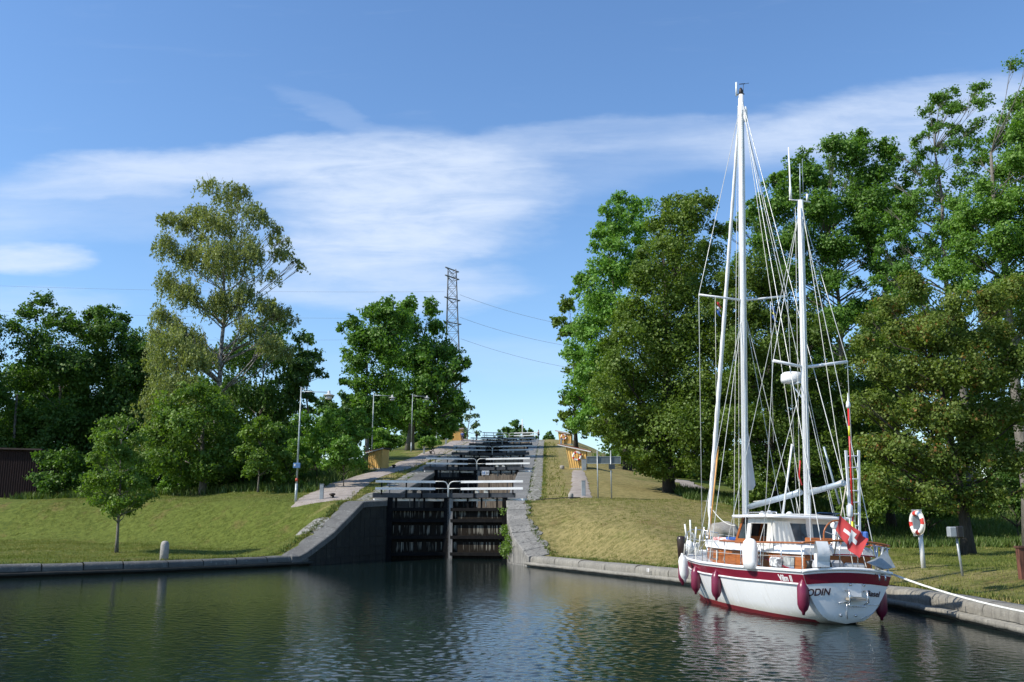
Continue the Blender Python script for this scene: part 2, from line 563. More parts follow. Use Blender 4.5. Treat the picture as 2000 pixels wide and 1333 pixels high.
sheet("water", [(-400, -140, 0), (60, -140, 0), (60, 11.5, 0), (e_ * 11.5, 11.5, 0), (-e_ * 11.5, 11.5, 0), (-400, 11.5, 0)], WATER)
sheet("water", [(-400, 11.5, 0), (-e_ * 11.5, 11.5, 0), (-e_ * 61.5, 61.5, 0), (-400, 61.5, 0)], WATER)
sheet("water", [(e_ * 11.5, 11.5, 0), (60, 11.5, 0), (60, 61.5, 0), (e_ * 61.5, 61.5, 0)], WATER)
for k in range(4):
    y0, y1 = 60.9 + 24.6 * k, 60.9 + 24.6 * (k + 1)
    z = 2.2 + 3.05 * k
    sheet("chamber_water", [(bL(y0) - .6, y0, z), (bR(y0) + .6, y0, z), (bR(y1) + .6, y1 + .4, z), (bL(y1) - .6, y1 + .4, z)], WATER)
sheet("upper_water", [(bL(160) - .5, 159.6, 15.4), (bR(160) + .5, 159.6, 15.4), (bR(162.8) + .5, 162.8, 15.4), (bL(162.8) - .5, 162.8, 15.4)], WATER)

# paths: gravel strips draped on the ramps
PATHM = M("path_gravel", (.33, .285, .25), .95, (.25, .21, .18), 1.4, bump=.03, bscale=22)
def drape(name, rowlist, mat, lift=.05, nx=8, dy=.5, jag=.05):
    ys = [r[0] for r in rowlist]
    yy = np.arange(ys[0], ys[-1] + .01, dy)
    V, F = [], []
    r0 = np.random.default_rng(len(name) + int(ys[0]))
    for y in yy:
        a = np.interp(y, ys, [r[1] for r in rowlist]) + r0.normal(0, jag)
        b = np.interp(y, ys, [r[2] for r in rowlist]) + r0.normal(0, jag)
        for i in range(nx + 1):
            x = a + (b - a) * i / nx
            V.append((x, y, H(x, y) + (-.12 if y == yy[0] or y == yy[-1] else lift - (.045 if i in (0, nx) else 0))))
    for i in range(len(yy) - 1):
        for j in range(nx):
            q = i * (nx + 1) + j
            F.append((q, q + 1, q + nx + 2, q + nx + 1))
    return tag(raw_mesh(name, V, F, mat, smooth=True), kind="structure")
drape("path", [(60.3, -14.4, -10.6), (68, -14.8, -11.1), (78, -14.6, -11.5), (88, -12.8, -10.1), (105, -11.9, -8.6), (125, -11, -7.2), (150, -10, -5.4), (160, -9.4, -5)], PATHM, .07)
drape("path", [(60.6, 3.75, 5.25), (70, 4.5, 5.8), (80, 5.2, 6.4), (87, 5.7, 6.7)], PATHM, .07, 5)
drape("path", [(62, 12.8, 14.6), (72, 13.6, 15.6), (86, 15.6, 17.8), (100, 17, 19)], PATHM, .07, 5)
COB = M("cobbles", (.30, .29, .26), .9, (.11, .105, .075), 4.2, bump=.10, bscale=8, detail=4, lo=.42, hi=.56)
def strip(side, o0, o1, y0, y1, mat, name, lift=.06):
    rl = []
    for y in np.arange(y0, y1 + .1, 3):
        b = bR(y) if side > 0 else bL(y)
        lo, hi = (b + o0, b + o1) if side > 0 else (b - o1, b - o0)
        rl.append((y, lo, hi))
    return drape(name, rl, mat, lift, 4, .8, .10)
strip(1, 1.25, 2.25, 60, 160, COB, "cobbled_verge")
strip(-1, 1.25, 2.2, 60, 160, COB, "cobbled_verge")
drape("cobbled_verge", [(53.6, -12.6, -11.3), (55, -12.3, -11.0), (56.2, -11.6, -10.9)], COB, .08, 4, .5)
drape("cobbled_verge", [(56.6, 1.0, 2.3), (57.4, 1.0, 2.3)], COB, .05, 4, .5)

# ------------------------------------------------------------------ quays, wing walls, lock walls
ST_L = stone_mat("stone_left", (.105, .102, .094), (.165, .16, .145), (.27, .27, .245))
ST_Q = stone_mat("stone_quay_shaded", (.095, .095, .088), (.14, .14, .125), (.25, .25, .23))  # left quay's shade is put into this darker stone colour
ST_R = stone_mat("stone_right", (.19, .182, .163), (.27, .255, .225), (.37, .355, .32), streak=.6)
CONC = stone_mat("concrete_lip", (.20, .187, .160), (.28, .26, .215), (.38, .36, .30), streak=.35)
DARKST = stone_mat("wet_shaded_stone", (.022, .022, .018), (.040, .038, .028), (.065, .065, .05), streak=.6)  # wet stone, albedo lowered further to deepen the shade on the left walls
DARKW = M("wet_timber", (.10, .085, .06), .8, (.05, .045, .03), 3, bump=.02)

def poly(side, y0, y1, dy):
    f = bL if side < 0 else bR
    n = max(2, int(round((y1 - y0) / dy)) + 1)
    return [Vector((f(y), y, 0)) for y in np.linspace(y0, y1, n)]
def normals(pl, side):
    ns = []
    for i in range(len(pl)):
        d = (pl[min(i + 1, len(pl) - 1)] - pl[max(i - 1, 0)]).normalized()
        n = Vector((d.y, -d.x, 0))     # to the right of travel (+y)
        ns.append(n * side)            # points away from the water
    return ns
def sweep(mb, pl, ns, prof, zadd=lambda i: 0.0, jit=0.0, seed=0):
    rr = np.random.default_rng(seed)
    m = len(prof); vs, fs = [], []
    for i, (p, n) in enumerate(zip(pl, ns)):
        for (d, z) in prof:
            j = rr.normal(0, jit, 2) if jit else (0, 0)
            q = p + n * (d + j[0]); vs.append((q.x, q.y, z + zadd(i) + j[1]))
    for i in range(len(pl) - 1):
        for k in range(m - 1):
            fs.append((i * m + k, i * m + k + 1, (i + 1) * m + k + 1, (i + 1) * m + k))
    mb.add(vs, fs, True)
def quay(side, y0, y1, label, stone, ledge, seed, slen=1.7):
    pl = poly(side, y0, y1, .35); ns = normals(pl, side)
    root = tag(empty("quay_wall", (0, 0, 0)), label, "quay wall")
    lip = MB()
    prof = [(1.0, .30), (.95, .52), (.6, .565), (.34, .575), (.16, .55), (.05, .48), (.02, .36), (.03, .24)]
    sl = [0]
    acc = 0.0
    for i in range(1, len(pl)):
        acc += (pl[i] - pl[i - 1]).length
        if acc > slen: sl.append(i); acc = 0
    sl.append(len(pl) - 1)
    for a, b in zip(sl[:-1], sl[1:]):
        if b - a < 1: continue
        # each coping stone starts a little after the joint before it
        seg = [q.copy() for q in pl[a:b + 1]]
        seg[0] = seg[0].lerp(seg[1], .10)
        dz = random.uniform(-.018, .018)
        sweep(lip, seg, ns[a:b + 1], prof, lambda i: dz, .006, seed + a)
    lip.build("coping", stone, root)
    fc = MB()
    sweep(fc, pl, ns, [(.06, .40), (.05, .235), (-.16, .215), (-.17, .10), (-.02, .08), (.10, -.1), (.12, -1.2)], lambda i: 0, .008, seed)
    fc.build("concrete_ledge", ledge, root)
    return root
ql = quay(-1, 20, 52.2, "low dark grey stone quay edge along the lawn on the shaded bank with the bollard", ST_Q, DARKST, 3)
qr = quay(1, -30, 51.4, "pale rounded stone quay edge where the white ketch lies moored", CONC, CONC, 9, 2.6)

def coping_blocks(side, y0, y1, dy, w, zf, thick, jw, seed, dmin=-.05):
    """row of separate cap stones that follow the wall edge; neighbours share their joint line"""
    rr = np.random.default_rng(seed)
    mb = MB()
    f = bL if side < 0 else bR
    def nrm(y):
        acc = Vector((0, 0, 0))
        for h in (.4, .9, 1.5):
            d = Vector((f(y + h) - f(y - h), 2 * h, 0)).normalized(); acc += Vector((d.y, -d.x, 0))
        return acc.normalized() * side
    ys = [y0]
    while ys[-1] < y1 - dy * .6: ys.append(ys[-1] + dy * rr.uniform(.8, 1.2))
    ys[-1] = y1
    for ya, yb in zip(ys[:-1], ys[1:]):
        ya2, yb2 = ya + .012, yb - .012
        wb_ = (w(.5 * (ya + yb)) if callable(w) else w)
        wi = wb_ + rr.uniform(-jw, jw); dz = rr.uniform(-.012, .012)
        n_ = 3
        top, bot = [], []
        for i in range(n_ + 1):
            y = ya2 + (yb2 - ya2) * i / n_
            p, n = Vector((f(y), y, 0)), nrm(y)
            for j, o in enumerate((dmin, dmin + .05, wi * .5, wi + (rr.uniform(-.5, .2) * jw if 0 < i < n_ else -jw * .8))):
                q = p + n * o
                zq = zf(q.y) + dz - (.035 if j == 0 else 0)
                top.append((q.x, q.y, zq)); bot.append((q.x, q.y, zf(q.y) - thick))
        m = 4; N = len(top); fs = []
        for i in range(n_):
            for j in range(m - 1):
                q = i * m + j; fs.append((q, q + 1, q + m + 1, q + m))
        for i in range(n_):
            q = i * m; fs.append((q, q + m, N + q + m, N + q)); q = i * m + m - 1; fs.append((q + m, q, N + q, N + q + m))
        for j in range(m - 1):
            fs.append((j + 1, j, N + j, N + j + 1)); q = n_ * m + j; fs.append((q, q + 1, N + q + 1, N + q))
        mb.add(top + bot, fs)
    return mb
def wall_face(side, y0, y1, zf, zb, dy=.5, courses=.55, seed=0, inset=0.0):
    """masonry face, courses of blocks with slightly uneven depth"""
    rr = np.random.default_rng(seed)
    mb = MB(); f = bL if side < 0 else bR
    # solid core just behind the block faces, so the open joints read dark
    vs, fs = [], []
    for yc_ in np.linspace(y0, y1, int((y1 - y0) / .4) + 2):
        x_ = f(yc_) + side * (inset + .12)
        vs += [(x_, yc_, zb(yc_)), (x_, yc_, zf(yc_) - .31)]
    for i in range(len(vs) // 2 - 1): fs.append((2 * i, 2 * i + 2, 2 * i + 3, 2 * i + 1))
    mb.add(vs, fs)
    y = y0
    while y < y1 - .01:
        L = rr.uniform(.8, 1.5) * dy * 2
        yb = min(y + L, y1)
        z = zb(y)
        while z < max(zf(y), zf(yb)) - .30:
            pa, pb = Vector((f(y), y, 0)), Vector((f(yb), yb, 0))
            d = (pb - pa).normalized(); n = Vector((d.y, -d.x, 0)) * side
            o = inset + rr.uniform(0, .035)
            g = .012
            ca, cb_ = zf(y) - .30, zf(yb) - .30
            za_, zb_ = min(z, ca - .02), min(z, cb_ - .02)
            ta, tb = max(za_ + .01, min(z + courses - g, ca)), max(zb_ + .01, min(z + courses - g, cb_))
            a1, b1 = pa + n * o + d * g, pb + n * o - d * g
            a2, b2 = a1 + n * .8, b1 + n * .8
            vs = [(a1.x, a1.y, za_), (b1.x, b1.y, zb_), (b1.x, b1.y, tb), (a1.x, a1.y, ta), (a2.x, a2.y, za_), (b2.x, b2.y, zb_), (b2.x, b2.y, tb), (a2.x, a2.y, ta)]
            mb.add(vs, [(0, 1, 2, 3), (5, 4, 7, 6), (3, 2, 6, 7), (1, 0, 4, 5), (0, 3, 7, 4), (1, 5, 6, 2)])
            z += courses
        y = yb
    return mb
ww = tag(empty("wing_wall", (0, 0, 0)), "dark sloping stone wing wall left of the lowest lock gate", "wing wall")
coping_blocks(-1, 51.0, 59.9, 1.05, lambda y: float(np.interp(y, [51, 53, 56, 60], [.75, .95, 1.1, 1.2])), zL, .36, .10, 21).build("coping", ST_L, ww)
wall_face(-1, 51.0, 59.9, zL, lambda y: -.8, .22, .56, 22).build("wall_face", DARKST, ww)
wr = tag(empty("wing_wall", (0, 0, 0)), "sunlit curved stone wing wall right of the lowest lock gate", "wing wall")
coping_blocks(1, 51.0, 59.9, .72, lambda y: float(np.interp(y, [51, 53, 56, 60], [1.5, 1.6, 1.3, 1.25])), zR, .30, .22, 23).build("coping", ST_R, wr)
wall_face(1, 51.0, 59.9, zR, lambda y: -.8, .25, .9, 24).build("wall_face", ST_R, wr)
SUB = M("earth_core", (.05, .045, .035), .95)
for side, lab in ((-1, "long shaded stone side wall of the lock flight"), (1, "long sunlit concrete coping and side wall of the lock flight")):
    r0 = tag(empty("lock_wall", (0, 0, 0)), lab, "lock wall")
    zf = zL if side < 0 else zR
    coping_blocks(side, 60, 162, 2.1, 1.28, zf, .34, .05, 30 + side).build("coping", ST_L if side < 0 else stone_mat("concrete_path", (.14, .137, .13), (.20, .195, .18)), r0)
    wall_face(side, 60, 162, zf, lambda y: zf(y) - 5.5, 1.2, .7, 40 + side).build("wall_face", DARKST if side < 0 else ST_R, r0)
# sill across the top end
# ------------------------------------------------------------------ lock gates
BLACKW = M("tarred_timber", (.005, .005, .0055), .85, (.011, .0105, .010), 4, bump=.01, spec=.15)
GREYB = M("grey_beam_paint", (.028, .030, .034), .5, (.055, .058, .064), 3)
WHITE = M("white_rail_paint", (.80, .80, .78), .45, (.70, .70, .67), 2)
STEELW = M("white_steel_pipe", (.74, .74, .70), .4, (.60, .60, .55), 2)
POSTW = M("weathered_post", (.30, .28, .25), .8, (.15, .14, .125), 3, stretch=(3, 3, .5))
REDB = M("rust_red_paint", (.22, .03, .02), .7, (.12, .02, .015), 4)
def plank_mat(name, base, pale):
    m, t, o = new_mat(name)
    p = t.n('ShaderNodeBsdfPrincipled')
    g = t.n('ShaderNodeTexCoord').outputs['Object']
    s = t.n('ShaderNodeSeparateXYZ'); t.link(g, s.inputs[0])
    ns = t.noise(t.mapping(g, (5.5, 5.5, .22)), 1.7, 4, .55)
    col = t.mix(t.smooth(ns, .4, .62), (*base, 1), tuple(q * .35 for q in base) + (1,))
    # leaks leave pale runs that hang down from each crossbeam
    fz = t.m('FRACT', t.m('DIVIDE', t.m('ADD', s.outputs[2], 2.12), 1.06))
    run = t.m('MULTIPLY', t.smooth(fz, .18, .75), t.smooth(ns, .52, .62))
    tip = t.noise(t.mapping(g, (9, 9, .1)), 1.3, 2, .5)
    run = t.m('MULTIPLY', run, t.smooth(t.m('SUBTRACT', fz, t.m('MULTIPLY', tip, .8)), .02, .18))
    col = t.mix(t.m('MULTIPLY', run, .7), col, (*pale, 1))
    seam = t.smooth(t.m('ABSOLUTE', t.m('SUBTRACT', t.m('FRACT', t.m('MULTIPLY', s.outputs[0], 3.6)), .5)), .46, .5)
    col = t.mix(seam, col, (.008, .007, .006, 1))
    t.link(col, p.inputs['Base Color']); p.inputs['Roughness'].default_value = .8
    p.inputs['Specular IOR Level'].default_value = .15
    t.link(p.outputs[0], o.inputs[0])
    return m
PLANK = plank_mat("leaking_planks", (.015, .011, .007), (.32, .30, .24))
PALEPL = M("bleached_planks", (.30, .235, .165), .85, (.15, .11, .075), 2.2, stretch=(6, 6, .4))

def make_leaf(side, label):
    """one mitre leaf; local origin at the hinge on the wall, x towards the mitre, z=0 at the lower water"""
    L, dyl = 3.84, 1.0
    RX = -.85 if side < 0 else -1.15
    root = tag(empty("lock_gate_leaf", (0, 0, 0)), label, "lock gate", "mitre gate leaves across the lock flight")
    sx = 1 if side < 0 else -1
    def q(x, y, z):      # x along leaf 0..L, y out of leaf towards upstream
        n = math.hypot(L, dyl); ex, ey = L / n, dyl / n
        return (sx * (x * ex - y * ey * 1.0), x * ey + y * ex, z)
    def bar(mb, a, b, w, h): mb.bar(q(*a), q(*b), w, h)
    Lh = math.hypot(L, dyl)
    pk = MB(); bar(pk, (.1, .16, 1.2), (Lh - .1, .16, 1.2), .10, 4.0)
    pk.build("planking", PLANK, root)
    for z in (.30, 1.36, 2.42, 3.14):
        cb = MB(); bar(cb, (.12, 0, z), (Lh - .12, 0, z), .24, .20); cb.build("crossbeam", BLACKW, root)
    hp = MB(); bar(hp, (.16, .05, -.8), (.16, .05, 4.0), .32, .32); hp.build("heel_post", BLACKW, root)
    mp = MB(); bar(mp, (Lh - .11, -.02, -.8), (Lh - .11, -.02, 3.86), .22, .34)
    mpo = mp.build("mitre_post", BLACKW if side < 0 else POSTW, root)  # left post painted near black for the wall's shadow, right one pale as lit
    rb = MB(); bar(rb, (Lh - .012, -.03, -.2), (Lh - .012, -.03, 1.25), .03, .40); rb.build("red_edge", REDB, mpo)
    bb = MB(); bar(bb, (-1.0 if side < 0 else -.55, -.02, 4.04), (Lh + .02, -.02, 4.04), .30, .30)
    bb.build("balance_beam", GREYB, root, bevel=.015)
    wk = MB(); bar(wk, (RX, .55, 3.765), (Lh - .1, .55, 3.765), .62, .15)
    wk.build("walkway", WHITE, root)
    br = MB()
    for x in (1.0, 2.1, 3.2):
        br = MB(); bar(br, (x, .0, 3.92), (x, .85, 3.72), .10, .08); br.build("walkway_bracket", BLACKW, root)
    for x in ((.55, 1.75, 2.4) if side < 0 else (.7, 1.75, 2.7)):
        st = MB(); bar(st, (x, .12, 3.2), (x, .12, 3.9), .15, .12); st.build("upright", BLACKW, root)
    for x in (-.45, 1.15, 2.18):
        pp = MB(); bar(pp, (x, -.20, 3.88 if x > 0 else 4.1), (x, -.20, 5.03), .11, .08); pp.build("rail_post", BLACKW, root)
    for x in (.2, 2.9):
        pp = MB(); bar(pp, (x, .84, 3.83), (x, .84, 4.93), .10, .06); pp.build("rail_post", GREYB, root)
    for z, n in ((4.92, "handrail"), (4.47, "midrail")):
        hr = MB(); bar(hr, (RX, -.28, z), (3.05, -.28, z), .06, .15); hr.build(n, WHITE, root)
    cp = MB()
    pts = [q(3.0, -.28, 4.95)]
    for a in np.linspace(0, math.pi / 2, 6): pts.append(q(Lh - .42 + .34 * math.sin(a), -.28, 4.61 + .34 * math.cos(a)))
    pts.append(q(Lh - .08, -.28, 3.95))
    cp.tube(pts, .035, 8); cp.tube([q(3.0, -.28, 4.49), q(Lh - .09, -.28, 4.49)], .028, 6)
    cp.build("end_rail", STEELW, root)
    for x in (1.45, 2.05):
        rk = MB(); rk.box(q(x, .1, 4.27), (.28, .2, .18)); rk.tube([q(x, .1, 3.3), q(x, .1, 4.5)], .03, 6); rk.build("paddle_rack", STEELW if side > 0 else POSTW, root)
    return root
words = ["lowest", "second lowest", "middle", "fourth from the water", "topmost"]
protoL = make_leaf(-1, "")
protoR = make_leaf(1, "")
for k in range(5):
    y = 60 + 24.6 * k
    for side, pr_ in ((-1, protoL), (1, protoR)):
        o = pr_ if k == 0 else copy_tree(pr_)
        # stock sizes were drawn for a water level at z=0
        o.location = ((bL(y) if side < 0 else bR(y)), y, 3.045 * k)
        o["label"] = ("%s gate leaf hinged on the %s wall, black timber with white rails" % (words[k], "shaded" if side < 0 else "sunlit"))
# pale timber breast walls that show above each chamber
for k in range(1, 5):
    y = 60 + 24.6 * k - 1.6
    mb = MB()
    zb = 3.045 * k
    for i in range(22):
        x = bR(y) - .25 - i * .155
        mb.box((x, y, zb + 1.75 + random.uniform(-.12, .12)), (.145, .12, 3.2))
    tag(mb.build("plank_screen", PALEPL), "pale upright plank screen below the %s lock gate" % words[k], "plank screen", "bleached plank screens in the lock chambers")
# gravel sill heap seen through the lowest gate
sg = tag(MB().add(*(lambda p: (p, [(0, 1, 2, 3)]))([(-4.3, 63, 2.35), (-.4, 63, 2.35), (-.3, 66, 3.2), (-4.3, 66, 3.2)])).build("stone_apron", stone_mat("wet_cobble", (.3, .3, .27), (.12, .11, .1), (.7, .7, .66))), kind="structure")
# small blue and white lock sign on the second gate
sgn = tag(empty("canal_sign", tuple(P(948, 924, 84.25))), "small blue and white square lock sign on the second gate", "sign")
SIGNW = M("sign_white", (.78, .78, .78), .4); SIGNB = M("sign_blue", (.05, .18, .42), .4); BLK = M("sign_black", (.015, .015, .015), .5)
MB().box((0, 0, 0), (.66, .04, .40)).build("board", SIGNW, sgn)
mb = MB()
for x in (-.24, -.06): mb.box((x, -.024, 0), (.05, .01, .28))
mb.box((-.15, -.024, 0), (.13, .01, .05)); mb.build("pictogram", SIGNB, sgn)
mb = MB()
for a in range(4):
    mb.box((.17 + .085 * math.cos(a * math.pi / 2 + .785), -.024, .085 * math.sin(a * math.pi / 2 + .785)), (.07, .01, .07))
mb.build("symbol", BLK, sgn)
# ------------------------------------------------------------------ trees
LM = {
 'maple_dark': leaf_mat("leaf_maple_dark", (0.045, 0.105, 0.016), (0.095, 0.185, 0.027)),
 'maple': leaf_mat("leaf_maple", (0.082, 0.150, 0.018), (0.146, 0.245, 0.032)),
 'bushgreen': leaf_mat("leaf_bush", (0.090, 0.195, 0.021), (0.155, 0.290, 0.040)),
 'birch': leaf_mat("leaf_birch", (.165, .205, .055), (.265, .300, .100), gloss=.06),
 'ash': leaf_mat("leaf_ash", (0.112, 0.235, 0.032), (0.189, 0.360, 0.065)),
 'ash_dark': leaf_mat("leaf_ash_dark", (0.073, 0.165, 0.019), (0.129, 0.255, 0.038)),
 'lime': leaf_mat("leaf_alder", (0.079, 0.140, 0.016), (0.155, 0.230, 0.032), gloss=.05),
 'lime2': leaf_mat("leaf_alder_dark", (0.060, 0.110, 0.014), (0.125, 0.190, 0.027), gloss=.04),
 'samara': leaf_mat("leaf_seeded_maple", (0.086, 0.135, 0.019), (0.168, 0.225, 0.042), (.36, .150, .055), gloss=.04, accent=.09),
 'willow': leaf_mat("leaf_willow", (0.095, 0.150, 0.079), (0.163, 0.230, 0.137)),
 'oakfar': leaf_mat("leaf_far", (0.060, 0.130, 0.032), (0.107, 0.200, 0.053)),
}
BARK = {
 'dark': M("bark_dark", (.060, .050, .040), .95, (.030, .026, .022), 5, bump=.03, stretch=(4, 4, .8)),
 'grey': M("bark_grey", (.20, .18, .15), .95, (.10, .09, .075), 4, bump=.03, stretch=(4, 4, .8)),
 'birch': M("bark_birch", (.36, .34, .31), .85, (.055, .05, .045), 3.2, bump=.01, stretch=(2, 2, 1.2), lo=.42, hi=.62),
}
LEAFCOUNT = [0]
KD = 2.2

def leaf_quads(pos, nrm, length, width, r, fold=0.0, hang=None):
    n = len(pos)
    t = r.normal(size=(n, 3))
    if hang is not None: t = t * .45 + np.array([0, 0, -1.0])
    t -= nrm * np.sum(t * nrm, 1, keepdims=True)
    t /= np.linalg.norm(t, axis=1, keepdims=True) + 1e-9
    b = np.cross(nrm, t)
    s = r.uniform(.5, 1.45, (n, 1))
    L, Wd = length * s * .5, width * s * .5
    V = np.empty((n, 4, 3))
    V[:, 0] = pos - t * L
    V[:, 1] = pos + b * Wd + t * L * .15
    V[:, 2] = pos + t * L
    V[:, 3] = pos - b * Wd + t * L * .15
    return V.reshape(-1, 3)

def crown_leaves(lobes, k, size, style, r):
    """lobes: list of (center, rx, rz). returns leaf quad vertices"""
    out = []
    for (c, rx, rz) in lobes:
        A = math.pi * rx * rz
        la = size * size * .33
        n = int(KD * k * A / la)
        if n < 12: n = 12
        if style == 'weep':
            strands = max(6, int(n / 26))
            d = r.normal(size=(strands, 3)); d /= np.linalg.norm(d, axis=1, keepdims=True)
            d[:, 2] = np.abs(d[:, 2]) * .9 - .15
            st = np.array(c) + d * np.array([rx, rx, rz]) * r.uniform(.35, 1.0, (strands, 1))
            ln = r.uniform(.5, 1.35, strands) * rz * .95
            per = max(4, n // strands)
            tt = r.uniform(0, 1, (strands, per)) ** .8
            pos = st[:, None, :] + np.zeros((strands, per, 3))
            pos[:, :, 2] -= tt * ln[:, None]
            sway = r.normal(0, .18, (strands, 1, 2))
            pos[:, :, :2] += sway * (tt ** 1.5)[:, :, None] * 1.6 + r.normal(0, size * .42, (strands, per, 2))
            pos = pos.reshape(-1, 3)
            nr = r.normal(size=pos.shape); nr[:, 2] *= .5
            nr[:, 1] -= .3
            nr /= np.linalg.norm(nr, axis=1, keepdims=True)
            out.append(leaf_quads(pos, nr, size * 1.05, size * .60, r, hang=True))
            continue
        # a lobe is a handful of leaf clumps; each clump a few drooping sprays
        nc = int(min(16, max(5, 3.2 * rx / .55)))
        dc = r.normal(size=(nc, 3)); dc /= np.linalg.norm(dc, axis=1, keepdims=True)
        low = dc[:, 2] < -.3
        dc[low, 2] *= .8
        R3 = np.array([rx, rx, rz])
        cc = np.array(c) + dc * R3 * r.uniform(.25, .72, (nc, 1))
        cr = r.uniform(.40, .66, nc)
        ns = max(nc, int(n / 22))
        which = r.integers(0, nc, ns)
        d = r.normal(size=(ns, 3)); d[:, 2] += .25; d /= np.linalg.norm(d, axis=1, keepdims=True)
        sc = cc[which] + d * R3 * cr[which][:, None] * (r.uniform(.10, 1.0, (ns, 1)) ** .45)
        per = n // ns + 1
        sig = min(.42, max(.16, .13 * rx))
        off = r.normal(0, 1, (ns, per, 3)) * np.array([sig, sig, sig * .75])
        off[:, :, 2] -= .15 * np.hypot(off[:, :, 0], off[:, :, 1])
        pos = (sc[:, None, :] + off).reshape(-1, 3)
        dn = np.repeat(d * .65 + dc[which] * .45, per, 0)
        nr = dn * .95 + np.array([0, 0, .22]) + r.normal(0, .60, pos.shape)
        nr /= np.linalg.norm(nr, axis=1, keepdims=True)
        out.append(leaf_quads(pos, nr, size * 1.1, size * .78, r))
    return np.concatenate(out)

def tree(name, label, cat, Y, base_px, lobes_px, leafm, bark, k=1.25, style='bush', trunk_r=.28, group=None, copies=2,
         flat=.85, size_px=2.4, lean=0.0, seed=0, trunk_top=.8, bare=0, cat_trunk='trunk', limb_r=.38, base_z=None):
    r = np.random.default_rng(seed + int(Y * 10) + int(base_px[0]))
    c0 = P(base_px[0], base_px[1], Y)
    bx = c0[0]
    bz = H(bx, Y) if base_z is None else base_z
    base = Vector((bx, Y, bz - .12))
    root = tag(empty(name, base), label, cat, group)
    lob = []
    xs = [l[0] for l in lobes_px]
    half = max(max(l[0] + l[2] for l in lobes_px) - min(l[0] - l[2] for l in lobes_px), 1) / 2
    cx = (max(l[0] + l[2] for l in lobes_px) + min(l[0] - l[2] for l in lobes_px)) / 2
    mpp = Y * 1.02 / FPX
    D = half * mpp * flat
    ref = []
    for l in lobes_px:
        p = P(l[0], l[1], Y)
        sc = dist_of(p) / FPX
        rx = l[2] * sc * .93; rz = (l[3] if len(l) > 3 else l[2] * .86) * sc * .93
        u = min(1.0, abs(l[0] - cx) / half)
        dmax = D * math.sqrt(max(.05, 1 - u * u))
        ref.append((p, rx, rz))
        for q in range(copies):
            sgn = -1 if q % 2 == 0 else 1
            dy = sgn * r.uniform(.15, .8) * dmax if copies > 1 else r.uniform(-.3, .3) * dmax
            f = 1.0 if q == 0 else r.uniform(.8, 1.0)
            lob.append((np.array([p[0] + (r.normal(0, .12) * rx if q else 0), Y + dy, p[2] + (r.normal(0, .1) * rz if q else 0)]), rx * f, rz * f))
    size = max(.10, size_px * Y / 911.0)
    V = crown_leaves(lob, k * 2.0 / max(1, copies), size, style, r)
    V = V - np.array(base)
    F = np.arange(len(V)).reshape(-1, 4)
    LEAFCOUNT[0] += len(F)
    raw_mesh("crown", V, F, LM[leafm], root)
    # trunk with limbs
    mb = MB()
    topz = max(p[2] for p, _, _ in ref)
    lowz = min(p[2] - rz for p, _, rz in ref)
    Ht = topz - bz
    mx = float(np.mean([p[0] for p, _, _ in ref]))
    tp = []
    nT = 7
    for i in range(nT + 1):
        t = i / nT * trunk_top
        tp.append(Vector((bx + (mx - bx) * t ** 1.3 * .9 + r.normal(0, .02) * Ht * t * .35 + lean * t * Ht, Y + r.normal(0, .015) * Ht * t, bz - .12 + t * Ht)))
    tr = [trunk_r * (1.35 if i == 0 else 1) * (1 - .80 * (i / nT)) for i in range(nT + 1)]
    mb.tube([q - base for q in tp], tr, 9)
    def tpt(z):
        for i in range(nT):
            if tp[i].z <= z <= tp[i + 1].z:
                f = (z - tp[i].z) / max(1e-6, tp[i + 1].z - tp[i].z)
                return tp[i].lerp(tp[i + 1], f), tr[i] + (tr[i + 1] - tr[i]) * f
        return (tp[-1], tr[-1]) if z > tp[-1].z else (tp[1], tr[1])
    for (c, rx, rz) in lob:
        C = Vector(c)
        h = math.hypot(C.x - bx, C.y - Y)
        zs = max(bz + .22 * Ht, min(C.z - .65 * h - .3 * rz, tp[-1].z))
        s, sr = tpt(zs)
        mid = s.lerp(C, .5) + Vector((r.normal(0, .06) * h, r.normal(0, .06) * h, -.10 * h + .1 * rz))
        lr = max(.035, sr * limb_r)
        mb.tube([q - base for q in (s, s.lerp(mid, .5) + Vector((0, 0, .03 * h)), mid, mid.lerp(C, .55), C + Vector((0, 0, .25 * rz)))], [lr, lr * .85, lr * .62, lr * .42, lr * .16], 6)
        for q in range(4 + bare):
            d = Vector(r.normal(size=3)); d.z = abs(d.z) * .8 + .1; d.normalize()
            e = C + Vector((d.x * rx * .85, d.y * rx * .85, d.z * rz * .8))
            st_ = mid.lerp(C, r.uniform(.2, 1))
            mb.tube([st_ - base, st_.lerp(e, .5) + Vector((0, 0, .08 * rx)) - base, e - base], [lr * .34, lr * .22, max(.008, lr * .08)], 5, caps=False)
    mb.build(cat_trunk, BARK[bark], root)
    return root

LT = "trees on the left bank"
RT = "trees on the right bank"
